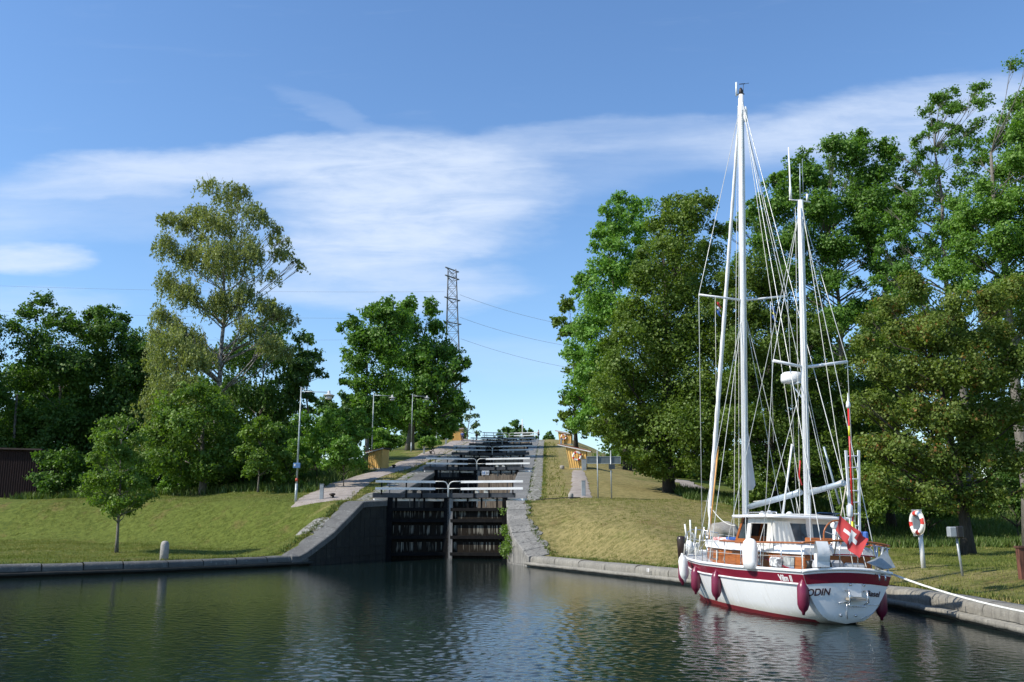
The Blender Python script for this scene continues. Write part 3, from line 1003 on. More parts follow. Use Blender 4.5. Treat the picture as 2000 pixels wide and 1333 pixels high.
# ---- left bank
tree("broadleaf_tree", "very dark tree cut by the left edge of the photo", "tree", 88, (-70, 990), [(-40, 640, 55), (-70, 720, 80), (-30, 780, 60), (-80, 860, 90), (-30, 700, 42), (-40, 900, 60)], 'maple_dark', 'dark', group=LT)
tree("broadleaf_tree", "tall dark tree with feathery top, leftmost full crown of the left wood", "tree", 94, (110, 985), [(112, 612, 32), (75, 622, 30), (60, 650, 22), (140, 640, 30), (95, 690, 62), (55, 740, 50), (140, 730, 60), (60, 820, 60), (110, 850, 70), (160, 830, 50), (50, 900, 60), (130, 920, 60)], 'maple_dark', 'grey', group=LT, k=1.15, seed=3)
tree("broadleaf_tree", "dense green maple between the feathery tree and the birch", "tree", 97, (235, 985), [(195, 620, 28), (225, 625, 30), (180, 655, 36), (235, 660, 44), (265, 690, 40), (200, 720, 66), (275, 740, 50), (235, 790, 70), (300, 700, 34), (180, 800, 55), (285, 840, 60), (200, 880, 60), (250, 920, 60)], 'maple_dark', 'grey', group=LT, seed=4)
tree("birch_tree", "tall open weeping birch that towers over the left wood", "birch tree", 84, (412, 985),
     [(450, 392, 38, 26), (487, 398, 30, 26), (408, 428, 36, 30), (340, 432, 34, 24), (375, 440, 26, 24), (450, 445, 50, 36), (520, 440, 34, 28), (546, 452, 14, 18), (345, 490, 28, 40), (395, 505, 46, 42), (455, 505, 48, 44), (510, 510, 36, 34), (556, 500, 26, 18), (584, 516, 12, 12), (345, 560, 26, 40), (385, 580, 34, 44), (440, 590, 34, 46), (492, 580, 34, 36), (330, 620, 24, 40), (318, 660, 22, 44), (365, 650, 40, 40), (400, 690, 34, 40), (545, 680, 30, 30), (540, 612, 34, 26), (564, 612, 14, 22), (500, 650, 34, 30)],
     'birch', 'birch', k=1.25, style='weep', trunk_r=.34, group=LT, copies=3, size_px=1.9, seed=5, trunk_top=.86, limb_r=.40, bare=2)
tree("birch_tree", "pale drooping birch below and left of the tall birch", "birch tree", 79, (350, 985), [(345, 665, 46), (320, 700, 40), (385, 700, 46), (350, 750, 62), (310, 790, 40), (395, 770, 50), (340, 830, 60), (300, 860, 40)], 'birch', 'grey', k=1.15, style='weep', trunk_r=.22, group=LT, size_px=2.3, seed=6)
tree("birch_tree", "dark green birch right behind the tall birch", "birch tree", 104, (500, 985), [(520, 640, 38), (555, 635, 20), (480, 690, 60), (540, 690, 46), (470, 760, 60), (530, 770, 56), (560, 740, 30), (490, 840, 60), (550, 840, 40), (440, 820, 50)], 'maple_dark', 'grey', k=1.1, style='weep', trunk_r=.25, group=LT, seed=7)
tree("maple_tree", "low broad yellow green maple at the crest under the birches", "maple tree", 74, (396, 978), [(395, 770, 34), (350, 810, 46), (430, 800, 44), (390, 840, 60), (325, 860, 44), (450, 860, 44), (350, 905, 50), (420, 910, 50), (300, 900, 30), (470, 900, 26), (385, 930, 34, 18)], 'maple', 'grey', group=LT, seed=8, trunk_r=.34)
tree("young_maple", "young maple alone on the lawn with a thin straight trunk", "maple tree", 52.5, (228, 1075), [(214, 824, 16), (240, 822, 17), (205, 850, 22), (250, 856, 26), (226, 880, 34), (192, 900, 22), (262, 900, 26), (188, 938, 26), (230, 935, 36), (274, 942, 26), (174, 962, 16, 12), (208, 975, 28, 18), (255, 980, 28, 18), (238, 1000, 20, 12), (288, 970, 14, 10)], 'maple', 'grey', group=LT, seed=9, trunk_r=.095, k=1.15, trunk_top=.9, flat=.9)
tree("young_maple", "slender small maple beside the first lamp post", "maple tree", 70, (503, 972), [(510, 822, 18), (495, 850, 26), (525, 850, 22), (485, 885, 22), (520, 890, 28), (498, 915, 24), (535, 910, 14)], 'maple', 'grey', group=LT, seed=10, trunk_r=.07, k=1.4)
tree("broadleaf_tree", "tufted bright tree standing behind the first lamp", "tree", 105, (603, 900), [(598, 665, 20), (585, 690, 22), (612, 695, 20), (600, 715, 36), (570, 725, 22), (628, 728, 16), (590, 745, 30), (570, 770, 26), (605, 775, 20), (580, 800, 24)], 'oakfar', 'grey', group=LT, seed=11, trunk_r=.2, k=1.1)
tree("broadleaf_tree", "left one of the two big trees by the second lamp, with a thin straight trunk", "tree", 104, (716, 890), [(752, 598, 26), (730, 620, 34), (775, 620, 36), (685, 632, 24), (662, 640, 12), (700, 660, 36), (745, 670, 60), (705, 705, 40), (680, 690, 16), (675, 745, 16), (710, 750, 36), (750, 745, 44), (715, 795, 38), (690, 790, 18), (745, 800, 40), (720, 832, 22)], 'ash_dark', 'grey', group=LT, seed=12, trunk_r=.26, k=1.05, size_px=2.5, flat=.4)
tree("broadleaf_tree", "big dark tree with a pale forked trunk beside the third lamp", "tree", 128, (800, 866), [(800, 600, 26), (790, 640, 46), (842, 605, 24), (848, 640, 28), (820, 690, 60), (770, 700, 44), (868, 690, 36), (900, 708, 22), (880, 735, 40), (830, 750, 56), (780, 770, 44), (870, 785, 44), (905, 745, 16), (820, 805, 46), (860, 825, 36), (895, 800, 22), (880, 835, 26), (770, 820, 30)], 'ash_dark', 'grey', group=LT, seed=13, trunk_r=.55, k=1.15, size_px=2.5, limb_r=.5, flat=.4)
tree("willow_tree", "sparse silvery tree at the crest right of the big dark tree", "willow tree", 158, (912, 860), [(920, 795, 12), (930, 812, 9), (912, 815, 12), (925, 832, 12), (905, 838, 9), (932, 845, 8)], 'willow', 'grey', group=LT, seed=14, trunk_r=.12, k=.5, copies=2, size_px=2.2)
tree("broadleaf_tree", "round distant tree on the skyline above the topmost gate", "tree", 230, (1010, 868), [(1003, 828, 14), (990, 842, 14), (1015, 840, 16), (1030, 848, 14), (975, 852, 10), (1000, 854, 18), (1040, 856, 12), (1022, 860, 14), (985, 862, 12)], 'oakfar', 'dark', seed=15, trunk_r=.3, k=1.3)
tree("small_tree", "tiny round bush on the skyline left of the far yellow hut", "bush", 200, (1072, 860), [(1072, 848, 7), (1066, 854, 7), (1078, 854, 7), (1072, 856, 9)], 'oakfar', 'dark', seed=16, trunk_r=.1, k=1.4)
# ---- right bank
tree("ash_tree", "bright green ash at the left end of the right wood", "ash tree", 96, (1225, 900), [(1215, 402, 28), (1240, 420, 30), (1180, 428, 26), (1205, 450, 36), (1250, 460, 30), (1170, 470, 24), (1195, 500, 36), (1160, 530, 36), (1210, 545, 46), (1130, 560, 22), (1165, 590, 46), (1200, 620, 46), (1150, 640, 44), (1125, 690, 32), (1165, 690, 44), (1140, 740, 40), (1118, 775, 26), (1160, 790, 44), (1130, 820, 30), (1180, 740, 44), (1250, 520, 40)], 'ash', 'dark', group=RT, seed=20, trunk_r=.4, k=1.3)
tree("broadleaf_tree", "darker tree peeping out behind the bright ash", "tree", 118, (1125, 870), [(1108, 600, 24), (1092, 625, 18), (1112, 640, 24), (1100, 655, 14), (1130, 650, 30), (1128, 720, 30), (1105, 785, 20), (1100, 810, 20), (1120, 830, 24), (1140, 780, 34), (1150, 840, 24)], 'lime', 'dark', group=RT, seed=21, trunk_r=.3, k=1.1)
tree("alder_tree", "huge olive green tree standing on the terrace behind the blank signboard", "alder tree", 69, (1307, 975),
     [(1325, 408, 30), (1290, 425, 28), (1360, 425, 30), (1330, 450, 52), (1275, 470, 34), (1385, 470, 28), (1300, 510, 52), (1365, 520, 54), (1260, 550, 46), (1395, 570, 42), (1320, 580, 66), (1235, 610, 44), (1270, 640, 60), (1360, 640, 70), (1210, 670, 44), (1300, 700, 76), (1400, 690, 50), (1195, 730, 50), (1240, 750, 60), (1350, 760, 76), (1180, 790, 46), (1260, 810, 70), (1410, 780, 60), (1175, 835, 36), (1220, 850, 50), (1320, 850, 76), (1400, 860, 60), (1270, 890, 54), (1350, 905, 56, 34), (1240, 895, 34, 22), (1290, 925, 34, 18), (1410, 915, 40, 24), (1270, 915, 30, 16)],
     'lime', 'dark', group=RT, seed=22, trunk_r=.40, k=1.15, trunk_top=.85, flat=.8)
tree("alder_tree", "dark olive tree right behind the main mast", "alder tree", 62, (1510, 985),
     [(1450, 540, 46), (1500, 560, 50), (1420, 600, 44), (1470, 620, 56), (1540, 620, 50), (1430, 680, 50), (1510, 690, 64), (1580, 670, 46), (1450, 750, 60), (1540, 760, 66), (1610, 740, 46), (1440, 830, 56), (1510, 830, 66), (1590, 820, 60), (1640, 790, 44), (1460, 900, 50), (1540, 900, 56), (1620, 880, 56), (1480, 950, 44), (1560, 955, 46), (1630, 940, 50), (1440, 945, 26), (1500, 985, 30, 20)],
     'lime2', 'dark', group=RT, seed=23, trunk_r=.36, k=1.15, flat=.6)
tree("ash_tree", "tall rounded bright green ash behind the mizzen mast", "ash tree", 86, (1665, 960),
     [(1620, 296, 30), (1655, 300, 30), (1700, 318, 34), (1595, 318, 28), (1640, 340, 46), (1545, 330, 18), (1535, 360, 32), (1490, 385, 24), (1560, 380, 42), (1690, 370, 42), (1455, 425, 26), (1500, 430, 44), (1580, 430, 50), (1650, 420, 54), (1720, 340, 22), (1715, 420, 34), (1540, 490, 50), (1610, 500, 50), (1680, 470, 36), (1470, 490, 36), (1425, 450, 18), (1520, 550, 46), (1590, 570, 40), (1700, 500, 24), (1640, 620, 34), (1600, 640, 46), (1690, 610, 28), (1740, 380, 30), (1745, 450, 36), (1700, 545, 34), (1740, 560, 40), (1760, 500, 30), (1660, 470, 40), (1730, 620, 40)],
     'ash_dark', 'grey', group=RT, seed=24, trunk_r=.42, k=1.5, copies=3, trunk_top=.75, flat=.7)
tree("broadleaf_tree", "sparse half bare tree reaching highest among the right trees", "tree", 72, (1905, 1000),
     [(1845, 190, 24), (1820, 205, 22), (1895, 185, 22), (1915, 175, 10), (1835, 235, 28), (1885, 225, 28), (1815, 260, 16), (1865, 265, 24), (1905, 250, 22), (1775, 290, 20), (1800, 310, 26), (1840, 310, 28), (1890, 300, 26), (1765, 340, 18), (1810, 360, 34), (1860, 360, 34), (1790, 410, 36), (1845, 420, 40), (1770, 450, 26), (1820, 470, 34), (1800, 520, 34), (1730, 480, 30), (1760, 400, 30), (1745, 540, 34), (1850, 480, 36), (1790, 580, 40), (1740, 600, 36)],
     'ash_dark', 'grey', group=RT, seed=25, trunk_r=.36, k=.85, limb_r=.35, bare=6, trunk_top=.85)
tree("maple_tree", "great green maple leaning in at the right edge of the photo", "maple tree", 50, (2010, 1000),
     [(1992, 115, 18), (1975, 215, 20), (2000, 190, 30), (1985, 250, 42), (1950, 290, 32), (1990, 320, 50), (1940, 350, 36), (1900, 380, 30), (1980, 400, 60), (1920, 420, 46), (1880, 430, 36), (1990, 480, 60), (1930, 490, 50), (1875, 490, 40), (1850, 530, 34), (1990, 560, 50), (1940, 560, 40), (1880, 560, 30), (2040, 300, 70), (2050, 450, 80), (2040, 600, 70)],
     'bushgreen', 'grey', group=RT, seed=26, trunk_r=.4, k=1.3, flat=.6)
tree("maple_tree", "spreading olive maple with reddish seed clusters overhanging the right lawn", "maple tree", 40.5, (1893, 1095),
     [(1955, 590, 50), (1900, 600, 44), (1830, 610, 40), (1760, 590, 44), (1715, 610, 28), (1990, 640, 50), (1920, 660, 56), (1850, 670, 54), (1780, 655, 52), (1720, 660, 36), (1960, 720, 64), (1890, 740, 64), (1810, 735, 60), (1740, 730, 46), (1700, 710, 26), (1985, 800, 60), (1920, 820, 66), (1840, 815, 66), (1765, 810, 54), (1705, 790, 34), (1670, 780, 16), (1960, 890, 60), (1880, 900, 66), (1800, 895, 60), (1735, 880, 48), (1690, 870, 34), (1930, 960, 50, 30), (1860, 965, 50, 32), (1790, 965, 44, 28), (1730, 950, 40, 30), (1700, 940, 30), (1900, 995, 36, 18), (1970, 960, 40, 24), (1810, 990, 30, 16)],
     'samara', 'dark', group=RT, seed=27, trunk_r=.27, k=1.15, size_px=2.6, flat=.62, trunk_top=.8)
tree("broadleaf_tree", "shaded tree filling the gap behind the olive maple", "tree", 64, (1740, 1000), [(1690, 690, 40), (1740, 660, 40), (1660, 760, 46), (1720, 760, 50), (1660, 840, 50), (1730, 850, 60), (1680, 920, 50), (1750, 920, 50), (1700, 970, 40)], 'lime2', 'dark', group=RT, seed=28, trunk_r=.3, k=1.0, flat=.6)

# ---- bushes
BU = "bushes along the left path"
def bush(label, Y, base, lob, leafm, seed, group=BU, k=1.35, cat="bush", size_px=2.4):
    return tree("bush", label, cat, Y, base, lob, leafm, 'dark', group=group, seed=seed, k=k, trunk_r=.05, cat_trunk='stems', trunk_top=.5, flat=.9, size_px=size_px)
bush("round dark bush on the slope nearest the first yellow hut", 71, (672, 920), [(672, 868, 24), (655, 885, 24), (690, 882, 24), (670, 902, 30), (648, 905, 18), (698, 905, 16)], 'bushgreen', 50)
bush("bright leafy thicket between the first lamp and the round bush", 75, (620, 925), [(600, 830, 28), (640, 825, 30), (618, 855, 36), (585, 870, 30), (650, 865, 30), (610, 895, 34), (580, 910, 26)], 'bushgreen', 51)
bush("sunlit bush high on the slope left of the second lamp", 86, (690, 900), [(665, 820, 22), (700, 815, 24), (680, 840, 28), (710, 845, 22), (650, 845, 22), (690, 865, 26)], 'bushgreen', 52)
bush("dark bush behind the slender maple", 78, (540, 965), [(545, 850, 36), (520, 890, 40), (560, 900, 40), (540, 935, 40), (575, 940, 24), (500, 940, 30)], 'maple_dark', 53)
bush("low bush at the foot of the broad yellow green maple", 78, (450, 975), [(450, 930, 30), (480, 945, 28), (430, 950, 22), (465, 960, 24)], 'maple_dark', 54)
bush("low pale bush left of the maple trunk", 77, (365, 975), [(345, 945, 20), (370, 950, 20), (355, 962, 22), (325, 960, 18)], 'bushgreen', 55)
bush("bush between the red shed and the young maple", 82, (110, 975), [(100, 900, 32), (140, 905, 34), (90, 940, 30), (130, 945, 34), (165, 940, 30), (110, 962, 26)], 'maple_dark', 56)
bush("dark bush behind the young maple on the lawn", 84, (250, 975), [(230, 920, 36), (275, 925, 36), (205, 945, 30), (300, 945, 30), (250, 955, 30)], 'maple_dark', 57)
bush("small bush under the third lamp", 112, (850, 875), [(835, 858, 12), (850, 862, 12), (843, 868, 12), (825, 868, 9)], 'bushgreen', 58)
bush("bush at the foot of the forked trunk", 100, (760, 882), [(745, 850, 20), (770, 860, 18), (740, 870, 16), (760, 872, 16)], 'bushgreen', 59)
bush("distant bush on the left skyline behind the lamps", 130, (655, 835), [(640, 785, 18), (675, 780, 18), (620, 790, 16), (695, 785, 16), (655, 800, 24), (685, 805, 20), (610, 805, 16)], 'oakfar', 60)
bush("low dark bush left of the birch trunks", 86, (300, 980), [(320, 880, 36), (290, 910, 34), (335, 930, 34), (300, 950, 30), (270, 900, 28)], 'maple_dark', 65)
bush("dark shrub right of the maple's trunk", 80, (445, 978), [(440, 890, 34), (470, 915, 32), (420, 945, 26), (455, 950, 30), (485, 955, 22)], 'maple_dark', 66)
bush("shrub right behind the red shed", 92, (60, 985), [(40, 860, 40), (80, 880, 40), (50, 920, 36), (95, 925, 30), (20, 900, 34)], 'maple', 67)
bush("bright shrub right at the foot of the first lamp", 72, (565, 970), [(560, 900, 24), (590, 910, 20), (550, 935, 24), (575, 945, 20)], 'maple', 68)
BR = "bushes under the right trees"
bush("leafy bush hanging low right behind the mast foot", 58, (1470, 1010), [(1465, 950, 26), (1490, 970, 24), (1450, 975, 20), (1475, 990, 20)], 'lime', 61, BR)
bush("dense bush behind the ladder at the stern", 56, (1690, 1040), [(1680, 920, 34), (1720, 930, 34), (1700, 965, 40), (1660, 970, 30), (1740, 975, 34), (1700, 1005, 34), (1660, 1010, 24)], 'lime', 62, BR)
bush("shaded bush at the right edge under the great maple", 60, (1985, 1010), [(1960, 930, 40), (2000, 940, 40), (1980, 980, 40), (2020, 990, 40), (1930, 985, 28)], 'maple_dark', 63, BR)
bush("dark bush behind the lifebuoy post", 60, (1810, 1020), [(1790, 950, 40), (1840, 950, 40), (1770, 990, 34), (1820, 995, 36), (1870, 985, 34)], 'maple_dark', 64, BR)

# ---- wood that closes the view behind the single trees
def wood(Y, px0, px1, top, bot, n, leafm, seed):
    r = np.random.default_rng(seed)
    lob = []
    for i in range(n):
        x = r.uniform(px0, px1)
        tp = np.interp(x, [t[0] for t in top], [t[1] for t in top])
        yv = r.uniform(tp, bot)
        p = P(x, yv, Y + r.uniform(-4, 8))
        rr = r.uniform(1.6, 2.8)
        lob.append((p, rr, rr * .9))
    V = crown_leaves(lob, .8, 3.2 * Y / 911, 'bush', r)
    LEAFCOUNT[0] += len(V) // 4
    return V
V1 = wood(108, -200, 600, [(-160, 720), (100, 700), (300, 730), (440, 760), (520, 790), (600, 840)], 990, 260, 'maple_dark', 71)
V2 = wood(110, 1200, 2200, [(1160, 850), (1400, 740), (1560, 650), (1650, 620), (1760, 600), (1880, 620), (2000, 540), (2200, 520)], 1010, 420, 'lime2', 72)
V3 = wood(168, 640, 905, [(640, 800), (760, 790), (905, 815)], 872, 90, 'maple_dark', 73)
V = np.concatenate([V1, V2, V3])
tag(raw_mesh("woodland", V, np.arange(len(V)).reshape(-1, 4), LM['maple_dark']), kind="stuff")

# ---- grass and tall herbs
HX = np.arange(-60, 60.01, .5); HY = np.arange(16, 165.01, .5)
HG = np.array([[H(a, b) for b in HY] for a in HX])
def Hfast(x, y):
    i = np.clip((x + 60) / .5, 0, len(HX) - 1.001); j = np.clip((y - 16) / .5, 0, len(HY) - 1.001)
    i0 = i.astype(int); j0 = j.astype(int); fi = i - i0; fj = j - j0
    return HG[i0, j0] * (1 - fi) * (1 - fj) + HG[i0 + 1, j0] * fi * (1 - fj) + HG[i0, j0 + 1] * (1 - fi) * fj + HG[i0 + 1, j0 + 1] * fi * fj
yy_ = np.arange(-20, 170, .1); BLA = np.array([bL(q) for q in yy_]); BRA = np.array([bR(q) for q in yy_])
vbL = lambda y: np.interp(y, yy_, BLA)
vbR = lambda y: np.interp(y, yy_, BRA)
def blades(pts, hgt, wid, r):
    n = len(pts)
    a = r.uniform(0, 2 * math.pi, n)
    h = hgt * r.uniform(.5, 1.3, n)
    dx, dy = np.cos(a) * wid, np.sin(a) * wid
    ln = r.normal(0, .35, (n, 2)) * h[:, None]
    V = np.empty((n, 3, 3))
    V[:, 0] = pts + np.stack([-dx, -dy, np.zeros(n)], 1)
    V[:, 1] = pts + np.stack([dx, dy, np.zeros(n)], 1)
    V[:, 2] = pts + np.stack([ln[:, 0], ln[:, 1], h], 1)
    return V.reshape(-1, 3)
GRM = leaf_mat("grass_blade", (.105, .140, .022), (.23, .225, .065), (.38, .31, .14), trans=.25, clump=.25, gloss=.02, accent=.2)
HERB = leaf_mat("herb_leaf", (.050, .090, .014), (.10, .15, .026), (.16, .14, .06), trans=.25)
def scatter(n, xr, yr, cond, hgt, wid, seed, tuft=1):
    r = np.random.default_rng(seed)
    x = r.uniform(*xr, n); y = r.uniform(*yr, n)
    ok = cond(x, y); x, y = x[ok], y[ok]
    hs = np.ones(len(x))
    if tuft > 1:
        hs = np.repeat(r.uniform(.5, 1.7, len(x)) ** 1.5, tuft)
        x = np.repeat(x, tuft) + r.normal(0, .09, len(x) * tuft); y = np.repeat(y, tuft) + r.normal(0, .09, len(y) * tuft)
    pts = np.stack([x, y, Hfast(x, y) - .01], 1)
    return blades(pts, hgt * hs, wid, r)
lawnL = lambda x, y: (x < vbL(y) - 1.2) & (x > -38)
lawnR = lambda x, y: (x > vbR(y) + 1.5)
ramp_ok = lambda x, y: ((x < vbL(y) - 2.4) & (x > vbL(y) - 3.4)) | ((x > vbR(y) + 2.5) & (x < vbR(y) + 4.0))
parts_ = [scatter(34000, (-38, -9), (36, 76), lawnL, .055, .013, 1, 6), scatter(34000, (0, 26), (20, 62), lawnR, .05, .012, 2, 6), scatter(9000, (-12, 9), (60, 150), ramp_ok, .12, .03, 3, 3)]
# ragged edge along the coping stones
edge = []
re_ = np.random.default_rng(5)
for side, y0, y1 in ((-1, 38, 59), (1, 20, 59), (1, 60, 150), (-1, 60, 150)):
    f = bL if side < 0 else bR
    for y in re_.uniform(y0, y1, 3500):
        o = abs(re_.normal(0, .16)) + (1.15 if y > 51 else 1.0)
        if y > 60: o += 1.1
        sl = abs(f(y + .2) - f(y - .2)) / .4
        x = f(y) + side * o * math.sqrt(1 + min(sl, 2.5) ** 2)
        edge.append((x, y, H(x, y)))
parts_.append(blades(np.array(edge), .13, .02, re_))
V = np.concatenate(parts_)
tag(raw_mesh("grass", V, np.arange(len(V)).reshape(-1, 3), GRM), kind="stuff")
hl = lambda x, y: (x > -44) & (y > np.interp(x, [-44, -30, -14.5], [80, 75, 68])) & (x < vbL(y) - 6.8)
hr = lambda x, y: (x > 12) & (y > np.interp(x, [12, 16, 22, 40], [64, 58, 50, 54]))
parts_ = [scatter(30000, (-44, -13), (66, 100), hl, .6, .06, 11), scatter(40000, (12, 40), (46, 74), hr, .45, .05, 12)]
wd = []
for side, y0, y1, n_ in ((-1, 40, 59, 160), (1, 22, 59, 130), (1, 60, 140, 120), (-1, 60, 140, 120)):
    f = bL if side < 0 else bR
    for y in re_.uniform(y0, y1, n_):
        sl = abs(f(y + .2) - f(y - .2)) / .4
        o = (1.25 if y < 60 else re_.choice([1.3, 2.3])) + abs(re_.normal(0, .12))
        x = f(y) + side * o * math.sqrt(1 + min(sl, 2.5) ** 2)
        for q_ in range(9): wd.append((x + re_.normal(0, .09), y + re_.normal(0, .09), H(x, y)))
parts_.append(blades(np.array(wd), .15, .035, re_))
V = np.concatenate(parts_)
tag(raw_mesh("undergrowth", V, np.arange(len(V)).reshape(-1, 3), HERB), kind="stuff")
# creeper on the right wing wall beside the gate
r = np.random.default_rng(77)
cl = []
for i in range(13):
    y = r.uniform(53.5, 57.5); z = r.uniform(.4, zR(y) - .2)
    cl.append((np.array([bR(y) - .12, y, z]), .22, .32))
V = crown_leaves(cl, .8, .11, 'bush', r)
cr = tag(raw_mesh("creeper", V, np.arange(len(V)).reshape(-1, 4), LM['maple']), "green creeper hanging down the wing wall beside the lowest gate", "creeper")
print("LEAVES", LEAFCOUNT[0])
# ------------------------------------------------------------------ small structures and furniture
def ground_at(px, py, Y0, Y1, n=400):
    """where the sight line through this spot of the photo meets the terrain"""
    prev = None
    for Y in np.linspace(Y0, Y1, n):
        p = P(px, py, Y)
        d = p[2] - H(p[0], Y)
        if prev is not None and d <= 0: return np.array([p[0], Y, H(p[0], Y)])
        prev = d
    p = P(px, py, .5 * (Y0 + Y1)); return np.array([p[0], p[1], H(p[0], p[1])])

YEL = M("ochre_boards", (.80, .51, .16), .7, (.66, .41, .12), 2.5, stretch=(6, 6, .5))
WTRIM = M("white_trim", (.75, .74, .70), .5, (.62, .60, .55), 3)
REDROOF = M("red_roof_edge", (.34, .06, .035), .6, (.22, .04, .03), 4)
ROOFF = M("roof_felt", (.07, .065, .06), .9, (.11, .10, .09), 4)
GALV = M("galvanised_steel", (.36, .38, .38), .45, (.27, .29, .29), 5, metal=.35)
GREYP = M("grey_paint", (.30, .33, .34), .5, (.23, .25, .26), 3)
RBW = M("buoy_white", (.82, .80, .76), .45, (.68, .66, .62), 4)
RBR = M("buoy_red", (.62, .045, .030), .45, (.45, .03, .02), 4)
ROPE = M("rope", (.62, .58, .48), .9, (.48, .44, .36), 14)
SHEDM = M("falu_red_boards", (.022, .006, .005), .9, (.012, .004, .0035), 2, stretch=(7, 7, .4))

def lifebuoy(name, label, c, R, r, Mx, cat="lifebuoy", group=None):
    root = tag(empty(name, c), label, cat, group)
    W_, R_ = MB(), MB()
    for i in range(4):
        a = math.pi / 4 + i * math.pi / 2
        W_.torus((0, 0, 0), R, r, Mx, 14, 10, a - .52, a + .52)
    W_.build("ring", RBW, root)
    for i in range(4):
        a = i * math.pi / 2
        R_ = MB(); R_.torus((0, 0, 0), R, r * 1.02, Mx, 8, 10, a - .27, a + .27); R_.build("red_band", RBR, root)
    rp = MB(); pts = []
    for i in range(41):
        a = 2 * math.pi * i / 40
        k = abs(math.sin(2 * a))
        pts.append(Mx @ Vector(((R + r * (1.05 + .5 * k)) * math.cos(a), (R + r * (1.05 + .5 * k)) * math.sin(a), 0)))
    rp.tube(pts, .013, 5, caps=False); rp.build("grab_line", ROPE, root)
    return root

def hut(label, base, w, hl, hr, depth, rz, roof_over, slant=0.0, side_pale=False, group="yellow lock huts"):
    """board hut with a mono-pitch roof; x right, y back; hl/hr wall heights left/right"""
    root = tag(empty("lock_hut", base, (0, 0, rz)), label, "hut", group)
    wl, wr = -w / 2, w / 2
    # wall shell
    wb = MB()
    f = [(wl, 0), (wr, 0), (wr, hr), (wl - slant, hl)]
    wb.prism([(p[0], p[1] - (.25 if i < 2 else 0)) for i, p in enumerate(f)], (1, 0, 0), (0, 0, 1), (0, 1, 0), (0, 0, 0), depth)
    wb.build("wall", YEL, root)
    # cover battens on the front and the right side, same boards
    bt = MB()
    n = max(4, int(w / .20))
    for i in range(n + 1):
        t = i / n
        xb = wl + (wr - wl) * t
        xt = (wl - slant) + (wr - wl + slant) * t
        zt = hl + (hr - hl) * t
        bt.bar((xb, -.027, .02), (xt, -.027, zt - .03), .05, .05, up=(0, 1, 0))
    for i in range(max(3, int(depth / .22))):
        y = .12 + i * .22
        if y < depth - .05: bt.bar((wr + .016, y, .02), (wr + .016, y, hr - .03), .045, .03, up=(1, 0, 0))
    bt.build("cover_battens", YEL, root)
    pl = MB(); pl.box((0, depth / 2, .0), (w + .06, depth + .06, .22)); pl.build("plinth", GREYP, root)
    o = roof_over
    dz = (hr - hl) / (w + slant)
    a = Vector((wl - slant - o, 0, hl - dz * o + .05)); b = Vector((wr + o * .7, 0, hr + dz * o * .7 + .05))
    rf = MB()
    rf.add([(a.x, -.2, a.z), (b.x, -.2, b.z), (b.x, depth + .2, b.z), (a.x, depth + .2, a.z), (a.x, -.2, a.z + .05), (b.x, -.2, b.z + .05), (b.x, depth + .2, b.z + .05), (a.x, depth + .2, a.z + .05)],
           [(3, 2, 1, 0), (4, 5, 6, 7), (0, 1, 5, 4), (1, 2, 6, 5), (2, 3, 7, 6), (3, 0, 4, 7)])
    r_ = rf.build("roof", ROOFF, root)
    fa = MB(); fa.bar((a.x, -.22, a.z - .02), (b.x, -.22, b.z - .02), .035, .11, up=(0, 0, 1)); fa.build("fascia", WTRIM, r_)
    re = MB(); re.bar((a.x - .02, -.225, a.z + .065), (b.x + .02, -.225, b.z + .065), .06, .05, up=(0, 0, 1)); re.build("red_capping", REDROOF, r_)
    return root
b = ground_at(733, 917, 70, 110)
mp = b[1] * 1.0 / FPX
hut("narrow yellow board hut beside the left path with a red edged roof", (b[0], b[1], b[2]), 30 * mp, 1.62, 1.92, 1.3, math.radians(-22), .28)
b1 = ground_at(1129, 917, 70, 110); mp = b1[1] * 1.0 / FPX
h1 = hut("yellow board hut with overhanging roof and lifebuoy at the end of the right path", (b1[0], b1[1], b1[2]), 30 * mp, 2.15, 1.72, 1.2, math.radians(-12), .75, slant=.42)
lifebuoy("lifebuoy", "red and white lifebuoy hung on the nearer right yellow hut", (b1[0] - .1, b1[1] - .24, b1[2] + 1.22), .36, .095, Matrix.Rotation(math.radians(90), 3, 'X') @ Matrix.Rotation(.45, 3, 'Z'))
b2 = ground_at(1104, 858, 120, 161); mp = b2[1] * 1.0 / FPX
if b2[1] > 158: b2 = np.array([P(1104, 858, 150)[0], 150, H(P(1104, 858, 150)[0], 150)])
hut("far yellow hut with a lifebuoy on the right skyline below the trees", (b2[0], b2[1], b2[2]), 22 * mp, 1.95, 1.55, 1.6, math.radians(-14), .45, slant=.22)
lifebuoy("lifebuoy", "small red and white lifebuoy on the far hut near the skyline", (b2[0] - .25, b2[1] - .18, b2[2] + 1.1), .36, .10, Matrix.Rotation(math.radians(90), 3, 'X') @ Matrix.Rotation(.3, 3, 'Z'))
YB = 154; xb = P(893, 858, YB)[0]
hut("dim yellow hut under the trees at the top of the left path", (xb, YB, H(xb, YB)), 1.7, 1.9, 2.05, 1.4, math.radians(-5), .35)

